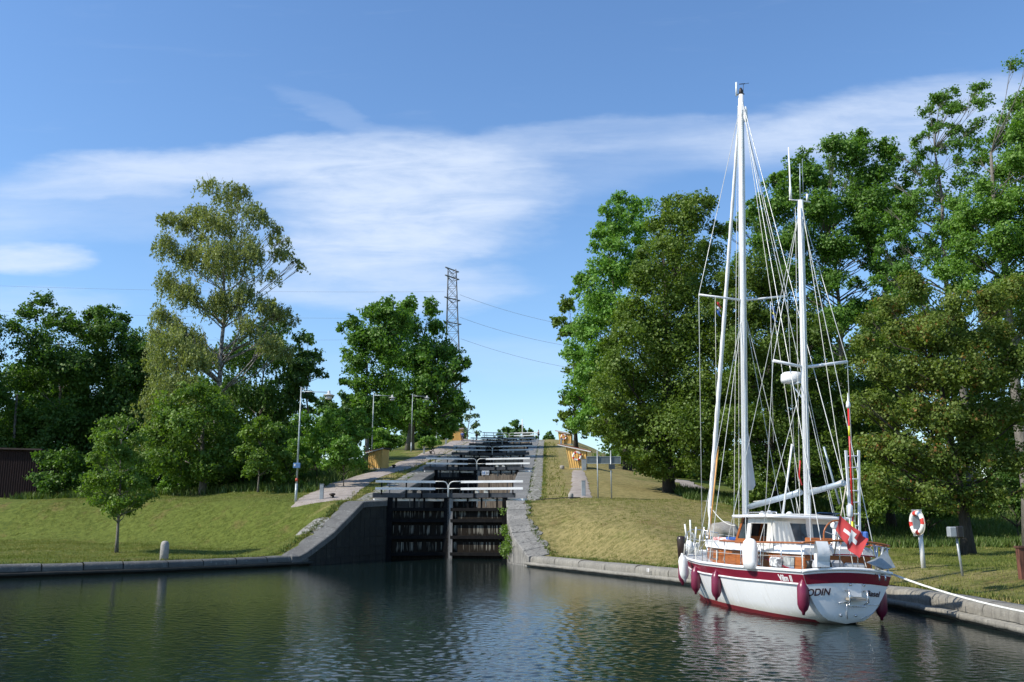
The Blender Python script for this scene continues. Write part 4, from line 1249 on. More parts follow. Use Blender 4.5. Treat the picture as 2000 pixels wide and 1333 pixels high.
def box_post(name, label, cat, p, w, d, h, mat, extra=None):
    root = tag(empty(name, p), label, cat)
    MB().box((0, 0, h / 2 - .1), (w, d, h + .2)).build("post", mat, root, bevel=.012)
    MB().box((0, 0, h + .012), (w + .03, d + .03, .03)).build("cap", GALV, root)
    return root
box_post("cable_cabinet", "small grey cabinet standing against the right side of the nearer right hut", "cabinet", ground_at(1140, 918, 70, 100) + np.array([0, -.5, 0]), .42, .3, .95, GREYP)
box_post("power_pillar", "grey service pillar on the right gravel path", "service pillar", (P(1140, 972, 61.5)[0], 61.5, H(P(1140, 972, 61.5)[0], 61.5)), .26, .2, 1.05, GREYP)
box_post("power_pillar", "grey service pillar by the left path near the first lamp", "service pillar", (P(628, 972, 62)[0], 62, H(P(628, 972, 62)[0], 62)), .24, .2, 1.05, GREYP)
box_post("power_pillar", "small grey service pillar on the left path past the yellow hut", "service pillar", ground_at(828, 888, 95, 140), .22, .2, 1.0, GREYP)
box_post("power_pillar", "farthest grey pillar below the left skyline", "service pillar", ground_at(871, 869, 110, 158), .28, .24, .9, GREYP)
box_post("power_pillar", "grey pillar in front of the far right hut", "service pillar", ground_at(1096, 868, 100, 150), .30, .24, .9, GREYP)

STB = stone_mat("bollard_stone", (.30, .28, .25), (.40, .37, .33))
def stone_bollard(label, p, r, h):
    root = tag(MB().lathe([(r * 1.0, -.15), (r, h * .5), (r * .98, h * .78), (r * .85, h * .91), (r * .55, h * .985), (.01, h)], (0, 0, 0), 18).build("stone_bollard", STB, loc=p), label, "bollard")
    return root
p = ground_at(320, 1096, 40, 60)
stone_bollard("tall round topped granite bollard on the left quay lawn", p, .21, .98)
p = np.array([P(1115, 974, 60.5)[0], 60.5, H(P(1115, 974, 60.5)[0], 60.5)])
stone_bollard("squat stone bollard at the crest beside the right path", p, .17, .34)
stone_bollard("squat pale stone bollard on the turf left of the right hut", ground_at(1098, 917, 70, 100), .22, .36)
IRON = M("cast_iron", (.020, .017, .015), .5, (.05, .03, .02), 6)
def iron_bollard(label, p):
    root = tag(empty("iron_bollard", p), label, "bollard", "black iron bollards along the left path")
    MB().lathe([(.17, -.1), (.16, .05), (.13, .1), (.13, .26)], n=14).build("stem", IRON, root)
    MB().lathe([(.13, .26), (.21, .28), (.21, .36), (.12, .40), (.02, .41)], n=14).build("head", IRON, root)
iron_bollard("black iron bollard at the crest of the left bank", np.array([P(649, 970, 62)[0], 62, H(P(649, 970, 62)[0], 62)]))
iron_bollard("black iron bollard on the path right of the narrow yellow hut", ground_at(769, 916, 70, 110))
iron_bollard("small far black bollard on the upper left path", ground_at(841, 888, 90, 140))

# lamps
LAMPM = M("lamp_post_grey", (.45, .50, .50), .45, (.26, .30, .30), 5, metal=.2)
LSHADE = M("lamp_shade", (.50, .50, .48), .4, (.40, .40, .38), 5)
GLASS = M("lamp_glass", (.72, .70, .66), .2, (.6, .58, .54), 5)
def lamp(label, base, h, arm):
    root = tag(empty("street_lamp", base), label, "street lamp", "street lamps up the left path")
    MB().tube([(0, 0, -.2), (0, 0, 1.2)], .085, 10).build("base_sleeve", LAMPM, root)
    MB().tube([(0, 0, 1.2), (.04, 0, h)], [.062, .045], 10).build("pole", LAMPM, root)
    ar = MB(); ar.tube([(.04, 0, h - .3), (arm, 0, h - .36)], .028, 7)
    ar.tube([(.04, 0, h - .1), (arm * .5, 0, h - .33)], .016, 6); ar.build("arm", LAMPM, root)
    hd = MB(); hd.lathe([(.05, .22), (.09, .20), (.10, .02), (.16, -.02), (.38, -.10), (.40, -.13), (.20, -.14)], (arm, 0, h - .46), 18)
    h_ = hd.build("lamp_shade", LSHADE, root)
    MB().lathe([(.19, -.14), (.22, -.26), (.25, -.34), (.12, -.40)], (arm, 0, h - .46), 16).build("diffuser", GLASS, h_)
    return root
lx = P(578, 971, 62)[0]
L1 = (lx, 62, H(lx, 62))
lamp("nearest street lamp with a blue box on its pole", L1, 7.75, 1.95)
for (pxx, Y, lab) in ((726, 95, "second street lamp, rising behind the narrow yellow hut"), (803, 122, "third street lamp, in front of the pale forked trunk"), (852, 147, "farthest street lamp up the left path")):
    x = P(pxx, 885, Y)[0]
    lamp(lab, (x, Y, H(x, Y)), 7.75, 2.0)
bx_ = tag(empty("meter_box", (L1[0], L1[1] - .14, L1[2] + 2.4)), "blue box strapped to the nearest street lamp", "box")
MB().box((0, 0, 0), (.46, .18, .34)).build("case", M("blue_plastic", (.10, .21, .42), .4), bx_, bevel=.02)
MB().box((-.12, -.092, .03), (.10, .012, .14)).build("label_plate", SIGNW, bx_)
MB().tube([(L1[0], L1[1], L1[2] + 1.35), (L1[0], L1[1], L1[2] + 1.55)], .089, 10).build("band", M("red_tape", (.55, .08, .04), .5), bpy.data.objects["street_lamp"], loc=(-L1[0], -L1[1], -L1[2]))

# blank signboard seen from behind
c = P(1179, 899, 61)
sb = tag(empty("signboard", (c[0], 61, H(c[0], 61))), "wide grey signboard on two steel posts, seen from behind", "signboard")
zz = c[2] - H(c[0], 61)
MB().box((0, 0, zz), (2.18, .05, .42)).build("panel", M("panel_back", (.12, .145, .15), .45, (.09, .11, .115), 4), sb)
fr = MB()
for dz in (-.225, .225): fr.box((0, .0, zz + dz), (2.26, .09, .035))
for dx in (-1.11, 1.11): fr.box((dx, 0, zz), (.035, .09, .415))
fr.build("panel_frame", GALV, sb)
for dx in (-.42, .47):
    MB().tube([(dx, -.06, -.2), (dx, -.06, zz + .62)], .042, 9).build("post", GALV, sb)
c2 = P(1195, 912, 61)
MB().box((.52, -.12, c2[2] - H(c[0], 61)), (.40, .14, .32)).build("junction_box", M("junction_box", (.035, .05, .06), .5), sb)
# dark cable lying along the crest
cb_ = MB(); cb_.tube([(P(x, 974, 60.3)[0], 60.3, H(P(x, 974, 60.3)[0], 60.3) + .08) for x in range(1046, 1140, 8)], .03, 6)
tag(cb_.build("cable", BLK), "thin dark cable lying along the crest left of the grey pillar", "cable")

# lifebuoy post and meter on the right lawn
p = ground_at(1804, 1110, 28, 50)
POSTWH = M("white_post", (.70, .69, .65), .6, (.45, .44, .40), 3, stretch=(2, 2, .4))
ps = tag(empty("buoy_post", p), "white wooden post carrying a lifebuoy on the right lawn", "post")
hp_ = (1110 - 1005) / (FPX / p[1]) 
MB().tube([(0, 0, -.2), (-.02, 0, hp_ * .62)], [.085, .078], 10).build("post", POSTWH, ps)
bk = MB(); bk.box((-.06, .05, hp_ * .80), (.34, .05, .95)); bk.build("back_board", GREYP, ps)
mxr = Matrix.Rotation(math.radians(-80), 3, 'Z') @ Matrix.Rotation(math.radians(90), 3, 'X') @ Matrix.Rotation(.15, 3, 'Z')
lifebuoy("lifebuoy", "large red and white lifebuoy on the white post at the right lawn", (p[0] - .14, p[1] - .10, p[2] + hp_ * .80), .34, .085, mxr)
p = ground_at(1881, 1126, 25, 45)
mt = tag(empty("power_meter", p), "grey meter head with a black back on a thin steel post", "power meter")
sc_ = p[1] / FPX
MB().tube([(0, 0, -.2), (-.1, 0, 75 * sc_)], .04, 9).build("post", GALV, mt)
MB().box((-.24, 0, 82 * sc_), (.24, .26, .34)).build("housing", GREYP, mt, bevel=.03)
MB().box((-.02, 0.0, 82 * sc_), (.22, .30, .38)).build("back_cover", BLK, mt, bevel=.03)
p = ground_at(1999, 1132, 22, 45)
bp_ = tag(empty("timber_post", p), "reddish brown timber post cut by the right edge of the photo", "post")
MB().box((0, 0, .42), (.2, .2, 1.0)).build("post", M("brown_timber", (.16, .06, .035), .8, (.09, .035, .02), 3, stretch=(4, 4, .5)), bp_)
MB().box((0, 0, .95), (.26, .26, .06)).build("cap", M("brown_cap", (.12, .05, .03), .8), bp_)
# boulder behind the bow
p = ground_at(1412, 1048, 34, 58)
bm = bmesh.new(); bmesh.ops.create_icosphere(bm, subdivisions=4, radius=1)
for v_ in bm.verts:
    q = v_.co.copy()
    k = 1 + .12 * math.sin(q.x * 3 + 1) * math.cos(q.y * 2.6) + .08 * math.sin(q.z * 5 + q.x * 4) + .03 * math.sin(q.x * 11 + q.y * 9)
    v_.co = Vector((q.x * 1.0 * k, q.y * .8 * k, max(-.3, q.z * .62 * k)))
me = bpy.data.meshes.new("boulder"); bm.to_mesh(me); bm.free()
for f_ in me.polygons: f_.use_smooth = True
me.materials.append(stone_mat("boulder_stone", (.34, .31, .27), (.24, .22, .19)))
bo = bpy.data.objects.new("boulder", me); COL.objects.link(bo); bo.location = tuple(p + np.array([0, 0, .1])); 
tag(bo, "big rounded grey boulder on the grass behind the ketch's bow", "boulder")

# red shed at the left edge
p0 = P(68, 985, 84)
sh = tag(empty("red_shed", (p0[0] - 3.0, 84.5, H(p0[0] - 3, 84.5))), "dark red wooden shed at the left edge below the trees", "shed")
hs = 4.3
MB().box((0, 1.5, hs / 2 - .2), (6.0, 4, hs + .4)).build("wall", SHEDM, sh)
bt = MB()
for i in range(28): bt.box((-2.95 + i * .2185, -.525, hs / 2), (.05, .04, hs))
bt.build("cover_battens", SHEDM, sh)
MB().box((0, 1.5, hs + .08), (6.7, 4.8, .14), M=Matrix.Rotation(math.radians(1.5), 3, 'Y')).build("roof", M("shed_roof", (.035, .022, .02), .9), sh)
# leaning wooden pole behind the shed
pt, pb = P(33, 772, 90), P(26, 905, 90)
wp = tag(empty("wooden_pole", (pb[0], 90, H(pb[0], 90))), "bare weathered wooden pole behind the red shed", "pole")
zz = H(pb[0], 90)
MB().tube([(0, 0, -.3), (pt[0] - pb[0], 0, pt[2] - zz)], [.15, .10], 9).build("pole", BARK['grey'], wp)
MB().lathe([(.13, 0), (.12, .06), (.01, .09)], (pt[0] - pb[0], 0, pt[2] - zz), 9).build("cap", GALV, wp)

# ------------------------------------------------------------------ pylon and power lines
PY = 330.0
pc = P(885, 700, PY); ptop = P(883, 528, PY); s_ = dist_of(ptop) / FPX
LAT = M("pylon_steel", (.15, .16, .17), .6, (.11, .11, .12), 1.0)
py = tag(empty("power_pylon", (P(886, 860, PY)[0], PY, 16.6)), "tall steel lattice pylon on the skyline behind the big dark tree", "pylon")
bz_ = 16.6; cx_ = P(886, 860, PY)[0]
hw_t, hw_m, hw_b = 8.5 * s_, 11 * s_, 22 * s_
zt_, zm_ = ptop[2] - bz_, P(885, 610, PY)[2] - bz_
def hw(z): return float(np.interp(z, [0, zm_, zt_], [hw_b, hw_m, hw_t]))
tx = ptop[0] - cx_
def off(z): return tx * z / zt_
legs = [(-1, -1), (1, -1), (1, 1), (-1, 1)]
for (i, j) in legs:
    MB().tube([(off(z) + i * hw(z) * .92, j * hw(z) * .92, z) for z in np.linspace(0, zt_, 8)], .15, 5).build("leg", LAT, py)
br = MB()
zs_ = [0]
while zs_[-1] < zt_ - 1: zs_.append(min(zt_, zs_[-1] + 2.0 * hw(zs_[-1])))
for z0, z1 in zip(zs_[:-1], zs_[1:]):
    for a, b_ in zip(legs, legs[1:] + legs[:1]):
        A0 = (off(z0) + a[0] * hw(z0) * .92, a[1] * hw(z0) * .92, z0); B0 = (off(z0) + b_[0] * hw(z0) * .92, b_[1] * hw(z0) * .92, z0)
        A1 = (off(z1) + a[0] * hw(z1) * .92, a[1] * hw(z1) * .92, z1); B1 = (off(z1) + b_[0] * hw(z1) * .92, b_[1] * hw(z1) * .92, z1)
        br.tube([A0, B1], .075, 4, caps=False); br.tube([B0, A1], .075, 4, caps=False); br.tube([A0, B0], .07, 4, caps=False)
br.build("lattice_bracing", LAT, py)
wires_l = [((0, 556), (868, 570)), ((0, 605), (862, 622)), ((0, 655), (862, 662))]
wires_r = [((898, 576), (1080, 617)), ((898, 620), (1080, 658)), ((900, 662), (1092, 702))]
arms = [528, 543, 585, 632]
for ya in arms:
    z = P(884, ya, PY)[2] - bz_
    h_ = hw(z)
    am = MB(); d = 1 if ya > 530 else 1
    am.bar((off(z) - h_ * 1.2, -6.0, z - .6), (off(z) + h_ * 1.25, 6.0, z + .9), .5, .35)
    am.bar((off(z) - h_ * 1.2, -6.0, z - .4), (off(z), 0, z - 1.3), .2, .2); am.bar((off(z) + h_ * 1.2, 6.0, z + .8), (off(z), 0, z - 1.3), .2, .2)
    am.build("cross_arm", LAT, py)
WIRE = M("cable_grey", (.22, .24, .27), .6)
for i, (a, b_) in enumerate(wires_l + wires_r):
    left = i < 3
    A, B = P(a[0], a[1], PY), P(b_[0], b_[1], PY)
    if left: A = A + (A - B) * .15
    else: B = B + (B - A) * .8
    pts = []
    for t in np.linspace(0, 1, 24):
        q = A + (B - A) * t; q = q + np.array([0, 0, -4 * t * (1 - t) * (1.2 if left else 2.5)]); pts.append(tuple(q))
    w_ = MB(); w_.tube(pts, .032 if left else .05, 4, caps=False)
    nm = ("highest", "middle", "lowest")[i % 3]
    tag(w_.build("power_line", WIRE), "%s thin power line running %s from the pylon" % (nm, "across the left sky" if left else "down towards the right trees"), "power line", "power lines at the pylon")

# ------------------------------------------------------------------ people on the lock top
SKIN = M("skin", (.50, .30, .22), .6); HAIR = M("hair_dark", (.03, .022, .018), .8)
def skin_mesh(name, verts, edges, radii, mat, parent, root_i=0, sub=1):
    me = bpy.data.meshes.new(name)
    me.from_pydata(verts, edges, [])
    o = bpy.data.objects.new(name, me); COL.objects.link(o)
    sk = o.modifiers.new("skin", 'SKIN')
    for i, r_ in enumerate(radii):
        me.skin_vertices[0].data[i].radius = (r_, r_)
    me.skin_vertices[0].data[root_i].use_root = True
    if sub:
        su = o.modifiers.new("sub", 'SUBSURF'); su.levels = sub; su.render_levels = sub
    bpy.context.view_layer.update()
    dg = bpy.context.evaluated_depsgraph_get()
    m2 = bpy.data.meshes.new_from_object(o.evaluated_get(dg))
    o.modifiers.clear(); o.data = m2
    m2.materials.clear(); m2.materials.append(mat)
    for f_ in m2.polygons: f_.use_smooth = True
    if parent is not None: o.parent = parent
    return o
def person(label, base, rz, shirt, trousers, h=1.75, arms="down", stride=.12):
    root = tag(empty("person", base, (0, 0, rz)), label, "person")
    k = h / 1.75
    V = [(0, 0, .95), (0, 0, 1.15), (0, 0, 1.38), (0, 0, 1.50), (0, -.02, 1.60), (0, -.02, 1.68),
         (.10, 0, .92), (.11, -stride, .50), (.11, -stride * .6, .09), (.11, -stride * .6 - .15, .03),
         (-.10, 0, .92), (-.11, stride * .6, .50), (-.11, stride, .09), (-.11, stride - .15, .03),
         (.19, 0, 1.40), (.25, .02, 1.13), (.26, -.06, .88), (.26, -.08, .80), (-.19, 0, 1.40), (-.25, .02, 1.13), (-.26, -.06, .88), (-.26, -.08, .80)]
    if arms == "rail":
        V[15], V[16], V[17] = (.26, -.10, 1.14), (.20, -.34, 1.08), (.19, -.41, 1.07)
        V[19], V[20], V[21] = (-.26, -.10, 1.14), (-.20, -.34, 1.08), (-.19, -.41, 1.07)
    E_ = [(0, 1), (1, 2), (2, 3), (3, 4), (4, 5), (0, 6), (6, 7), (7, 8), (8, 9), (0, 10), (10, 11), (11, 12), (12, 13), (2, 14), (14, 15), (15, 16), (16, 17), (2, 18), (18, 19), (19, 20), (20, 21)]
    R_ = [.14, .13, .15, .055, .085, .085, .085, .06, .042, .04, .085, .06, .042, .04, .055, .042, .032, .036, .055, .042, .032, .036]
    for s, hnd in ((1, 17), (-1, 21)):
        hx, hy, hz = V[hnd]
        down = arms != "rail"
        for q, (o1, ln) in enumerate(((-.03, .075), (-.01, .085), (.01, .08), (.03, .065))):
            i0 = len(V)
            if down: V += [(hx - s * .005, hy + o1, hz - .05), (hx - s * .015, hy + o1, hz - .05 - ln)]
            else: V += [(hx + o1, hy - .05, hz), (hx + o1, hy - .05 - ln * .6, hz - .03)]
            E_ += [(hnd, i0), (i0, i0 + 1)]; R_ += [.010, .008]
        i0 = len(V); V += [(hx - s * .03, hy - .03, hz - .03), (hx - s * .035, hy - .055, hz - .07)]
        E_ += [(hnd, i0), (i0, i0 + 1)]; R_ += [.012, .009]
    V = [tuple(c_ * k for c_ in v_) for v_ in V]; R_ = [r_ * k for r_ in R_]
    skin_mesh("body", V, E_, R_, SKIN, root)
    sv = [V[i] for i in (0, 1, 2, 14, 15, 18, 19)]
    skin_mesh("shirt", sv, [(0, 1), (1, 2), (2, 3), (3, 4), (2, 5), (5, 6)], [q * k for q in (.165, .155, .175, .08, .06, .08, .06)], shirt, root)
    tv = [V[i] for i in (0, 6, 7, 8, 10, 11, 12)]
    skin_mesh("trousers", tv, [(0, 1), (1, 2), (2, 3), (0, 4), (4, 5), (5, 6)], [q * k for q in (.155, .105, .08, .062, .105, .08, .062)], trousers, root)
    hm = MB(); hm.lathe([(.01, .105), (.06, .09), (.095, .03), (.10, -.03), (.085, -.07)], (0, .01 * k, 1.68 * k), 12); hm.build("hair", HAIR, root)
    return root
DARKC = M("dark_cloth", (.02, .022, .028), .9); BLUEC = M("blue_cloth", (.06, .13, .36), .9); NAVY = M("navy_cloth", (.025, .035, .08), .9); GREYC = M("grey_cloth", (.10, .10, .11), .9)
def put_person(px, Y, *a, **k):
    x = P(px, 860, Y)[0]
    return person(a[0], (x, Y, H(x, Y)), *a[1:], **k)
put_person(903, 150, "person in a blue shirt and dark trousers walking up the left path", math.pi, BLUEC, NAVY, stride=.18)
put_person(931, 158, "person in dark clothes standing at the crest by the silvery tree", 2.6, DARKC, DARKC)
put_person(1052, 161, "person in dark clothes leaning at the right end of the topmost gate", -1.2, GREYC, DARKC, arms="rail")

# yacht mast showing above the top lock
x = P(1020, 860, 163)[0]
yt = tag(empty("moored_yacht", (x, 161.2, 15.4)), "white yacht waiting above the topmost gate, only its mast showing", "sailboat")
hl = MB(); hl.grid(lambda u_, v_: ((-1 + 2 * v_) * .9 * math.sin(math.pi * min(1, .25 + u_ * .75)) ** .6, -.6 + u_ * 1.9 - .9 + .4, .05 + .55 * abs(-1 + 2 * v_) ** 2), 10, 8); hl.build("hull", WTRIM, yt)
MB().tube([(0, 0, .2), (0, 0, 4.4)], .07, 8).build("mast", WTRIM, yt)
MB().tube([(-.7, 0, 3.4), (.3, 0, 3.4)], .03, 6).build("spreader", WTRIM, yt)
# ------------------------------------------------------------------ the ketch
BOAT_ROT = (math.radians(2.0), 0, math.radians(99.5))
boat = tag(empty("sailing_ketch", (P(1652, 1213, 23.5)[0], 23.5, 0), BOAT_ROT), "white and maroon two masted ketch moored at the right quay, stern towards the viewer", "sailboat")
BMX = Matrix.Translation(boat.location) @ boat.rotation_euler.to_matrix().to_4x4()
BIN = BMX.inverted()
def BP(s, px, py):
    """point of the boat's cross section at station s that is seen at this place of the photo"""
    o = BIN @ Vector((0, 0, CAM_Z)); q = BIN @ Vector(P(px, py, 10.0)); d = q - o
    return o + d * ((s - o.x) / d.x)
L_ = 10.3
WHITEG = M("white_gelcoat", (.80, .80, .79), .22, (.74, .74, .72), .8, spec=.5)
DECKG = M("grey_deck", (.42, .43, .43), .8, (.34, .35, .35), 6)
MAROON = M("maroon_paint", (.20, .012, .028), .22, (.165, .010, .024), 1.5)
ANTIF = M("antifouling", (.16, .014, .022), .6, (.26, .02, .02), 1.5, stretch=(.4, .4, 6))
TEAK = M("varnished_mahogany", (.36, .115, .030), .30, (.25, .072, .018), 3, stretch=(.6, 6, 9))
ALU = M("mast_paint", (.82, .83, .83), .35, (.74, .75, .76), 1.2)
BOOMG = M("boom_alloy", (.36, .42, .46), .4, (.30, .35, .39), 1.5, metal=.2)
SS = M("stainless", (.62, .62, .62), .22, (.5, .5, .5), 5, metal=.85)
WIREM = M("rigging_wire", (.62, .62, .58), .4, (.5, .5, .47), 6, metal=.3)
CANVAS = M("cream_canvas", (.72, .70, .64), .9, (.60, .58, .52), 2.2, bump=.01, bscale=7)
VINYL = M("white_cover", (.78, .78, .76), .7, (.68, .68, .66), 3, bump=.012, bscale=5)
DKGLASS = M("tinted_glass", (.035, .045, .055), .06, (.07, .08, .09), 2)
FEND = M("fender_maroon", (.17, .012, .045), .32, (.12, .010, .030), 2)
FENDW = M("fender_white", (.80, .80, .76), .4, (.66, .66, .62), 2)
ROPEW = M("rope_white", (.70, .69, .62), .9, (.52, .51, .45), 16)
SAILW = M("sailcloth", (.80, .80, .79), .8, (.72, .72, .72), 2)
YELP = M("orange_wood", (.66, .33, .08), .45, (.52, .24, .05), 3)
REDP = M("red_gloss", (.62, .03, .025), .35, (.48, .02, .02), 3)
YELB = M("yellow_tape", (.75, .68, .04), .5)
BLUEP = M("blue_cover", (.05, .14, .45), .6)

def hb(s): return float(np.interp(s, [0, .1, .3, .5, .65, .8, .9, .96, 1], [1.20, 1.34, 1.58, 1.66, 1.60, 1.24, .82, .46, .05]))
def zs(s): return float(np.interp(s, [0, .3, .55, .8, 1], [1.27, 1.21, 1.21, 1.31, 1.46]))
def zb(s): return float(np.interp(s, [0, .06, .2, .4, .8, .92, 1], [.02, -.10, -.45, -.7, -.7, -.5, -.25]))
def ee(s): return float(np.interp(s, [0, .4, .65, .85, 1], [.34, .34, .42, .72, 1.0]))
def hp(s, z, off=0.0, side=1):
    t = max(0.0, min(1.0, (z - zb(s)) / (zs(s) - zb(s))))
    y = hb(s) * t ** ee(s)
    x = s * L_ - (1 - t) * 1.1 * max(0, (s - .8) / .2) ** 1.5 - .16 * t * max(0, 1 - s / .15)
    return (x, side * (y + off), z)
def smid(n, a=0.0, b=1.0): return [a + (b - a) * i / n for i in range(n + 1)]
def side_strip(mb, f0, f1, off, side, a=0.0, b=1.0, n=48, rows=2):
    vs, fs = [], []
    S_ = smid(n, a, b)
    for s in S_:
        for r_ in range(rows + 1):
            z = f0(s) + (f1(s) - f0(s)) * r_ / rows
            vs.append(hp(s, z, off, side))
    for i in range(n):
        for j in range(rows):
            q = (i * (rows + 1) + j, (i + 1) * (rows + 1) + j, (i + 1) * (rows + 1) + j + 1, i * (rows + 1) + j + 1)
            fs.append(q)
    mb.add(vs, fs, True)
hull = MB()
for sd in (1, -1):
    side_strip(hull, zb, zs, 0, sd, rows=18, n=56)
def hull_mat():
    m, t, o = new_mat("hull_gelcoat")
    p = t.n('ShaderNodeBsdfPrincipled')
    g = t.n('ShaderNodeTexCoord').outputs['Object']
    s_ = t.n('ShaderNodeSeparateXYZ'); t.link(g, s_.inputs[0])
    st = t.noise(t.mapping(g, (5.0, 1.0, .35)), 2.4, 5, .6)
    col = t.mix(t.m('MULTIPLY', t.smooth(st, .52, .72), .30), (.80, .80, .785, 1), (.52, .49, .41, 1))
    sc_ = t.noise(g, 5.0, 5, .65)
    wl = t.m('MULTIPLY', t.smooth(t.m('ADD', s_.outputs[2], t.m('MULTIPLY', sc_, .18)), .42, .16), .55)
    col = t.mix(wl, col, (.50, .46, .33, 1))
    t.link(col, p.inputs['Base Color']); t.link(t.m('MULTIPLY_ADD', sc_, .25, .12), p.inputs['Roughness'])
    t.link(p.outputs[0], o.inputs[0])
    return m
HULLM = hull_mat()
hull.build("hull", HULLM, boat)
# transom with its own closed face
tr_pts = [hp(0, zb(0) + (zs(0) - zb(0)) * i / 16, 0, 1) for i in range(17)]
tb = MB(); n = 16; vs, fs = [], []
for i in range(17):
    x, y, z = tr_pts[i]
    for j in range(11):
        f_ = -1 + 2 * j / 10
        crown = .10 * (1 - f_ * f_) * (i / 16)
        vs.append((x - .14 * (1 - f_ * f_) * (i / 16) ** .5, y * f_, z + crown * .9))
for i in range(16):
    for j in range(10):
        q = i * 11 + j; fs.append((q, q + 1, q + 12, q + 11))
tb.add(vs, fs, True); tb.build("transom", HULLM, boat)
def trp(f_, z, off=0.0):
    """point on the transom, f_ = -1 (starboard) .. 1 (port)"""
    t = max(0, min(1, (z - zb(0)) / (zs(0) - zb(0))))
    y = hb(0) * t ** ee(0)
    return Vector((-.16 * t - .14 * (1 - f_ * f_) * t ** .5 - off, y * f_, z + .09 * (1 - f_ * f_) * t))
for sd in (1, -1):
    m_ = MB(); side_strip(m_, lambda s: zs(s) - .30, lambda s: zs(s) - .085, .007, sd, b=.985); m_.build("sheer_stripe", MAROON, boat)
    m_ = MB(); side_strip(m_, lambda s: max(zb(s) + .01, -.35), lambda s: .06 + .05 * s, .006, sd, a=.045, b=.985, rows=4); m_.build("bottom_paint", ANTIF, boat)
    m_ = MB(); m_.tube([Vector(hp(s, zs(s) - .325, .02, sd)) for s in smid(40, 0.02, .985)], .026, 6); m_.build("rub_rail", WHITEG, boat)
    m_ = MB(); m_.tube([Vector(hp(s, zs(s) + .0, -.01, sd)) for s in smid(40, 0, .99)], .045, 6); m_.build("toe_rail", WHITEG, boat)
m_ = MB(); vs, fs = [], []
for i in range(3):
    for j in range(21):
        vs.append(trp(-1 + j / 10, zs(0) - .32 + .235 * i / 2, .008))
for i in range(2):
    for j in range(20):
        q = i * 21 + j; fs.append((q, q + 1, q + 22, q + 21))
m_.add(vs, fs, True); m_.build("stern_stripe", MAROON, boat)
m_ = MB(); m_.tube([trp(-1 + j / 10, zs(0), 0) for j in range(21)], .045, 6); m_.build("stern_cap_rail", WHITEG, boat)
m_ = MB()
m_.grid(lambda u_, v_: ((u_ * .985) * L_ - .12 * (1 - u_) ** 8, (-1 + 2 * v_) * hb(u_ * .985) * .985, zs(u_ * .985) - .05 + .05 * (1 - (-1 + 2 * v_) ** 2)), 40, 8)
m_.build("deck", DECKG, boat)

# cabin trunk: mahogany sides, white top
def ct(s):   # half width of the trunk
    return float(np.interp(s, [.3, 1.6, 4.0, 6.0, 7.6], [.92, 1.06, 1.20, 1.06, .62]))
def ring(s0, s1, z0f, z1f, inset=0.0, n=24):
    mb = MB(); vs, fs = [], []
    S_ = [s0 + (s1 - s0) * i / n for i in range(n + 1)]
    path = [(s, ct(s) - inset) for s in S_] + [(s1 + .02, 0)] + [(s, -(ct(s) - inset)) for s in reversed(S_)]
    for (s, y) in path: vs += [(s, y, z0f(s)), (s, y * .975, z1f(s))]
    m = len(path)
    for i in range(m):
        j = (i + 1) % m
        fs.append((i * 2, j * 2, j * 2 + 1, i * 2 + 1))
    mb.add(vs, fs)
    return mb, path
zdk = lambda s: zs(s / L_) - .04
ztw = lambda s: float(np.interp(s, [.3, 4, 7.6], [1.66, 1.64, 1.66]))
mb, path = ring(.3, 7.6, zdk, ztw); mb.build("cabin_side", TEAK, boat)
mb, path = ring(.22, 7.7, ztw, lambda s: ztw(s) + .17, -.04)
b0_ = len(mb.v)
vs = []
for (s, y) in path: vs.append((s, y * .975, ztw(s) + .17))
vs2 = [(s, y * .80, ztw(s) + .225) for (s, y) in path]
n = len(path); fs = [(i, (i + 1) % n, n + (i + 1) % n, n + i) for i in range(n)]
mb.add(vs + vs2, fs, True)
# top skin
half = (n - 1) // 2
fs = [(n + i, n + i + 1, n + (n - 2 - i), n + (n - 1 - i)) for i in range(half - 1)]
mb.add(vs + vs2, fs)
mb.build("cabin_top", WHITEG, boat)
m_ = MB()
for sd in (1, -1): m_.tube([(s, sd * (ct(s) + .012), 1.50 - (.16 if s < 2.3 else 0) * (2.3 - s)) for s in np.linspace(.6, 3.6, 12)], .022, 6)
m_.build("dark_moulding", MAROON, boat)
def port_light(s0, s1, z0, z1, sd):
    a = [(s0, z0), (s1, z0), (s1, z1), (s0, z1)]
    o = .012
    fr = MB()
    def pt(s, z, oo): return Vector((s, sd * (ct(s) * (1 - .025 * (z - zdk(s)) / .42) + oo), z))
    m_ = .035
    vs = [pt(s, z, o) for s, z in a] + [pt(s0 - m_, z0 - m_, o + .01), pt(s1 + m_, z0 - m_, o + .01), pt(s1 + m_, z1 + m_, o + .01), pt(s0 - m_, z1 + m_, o + .01)]
    fr.add(vs, [(4, 5, 1, 0), (5, 6, 2, 1), (6, 7, 3, 2), (7, 4, 0, 3)])
    f_ = fr.build("window_frame", SS, boat)
    g_ = MB(); g_.add([pt(s, z, o - .004) for s, z in a], [(0, 1, 2, 3)]); g_.build("pane", M("curtained_glass", (.42, .43, .41), .15, (.18, .19, .19), 6), f_)
for sd in (1, -1):
    for s0, s1 in ((6.55, 6.95), (5.55, 6.15), (2.45, 3.0), (.75, 1.25)): port_light(s0, s1, 1.33, 1.56, sd)

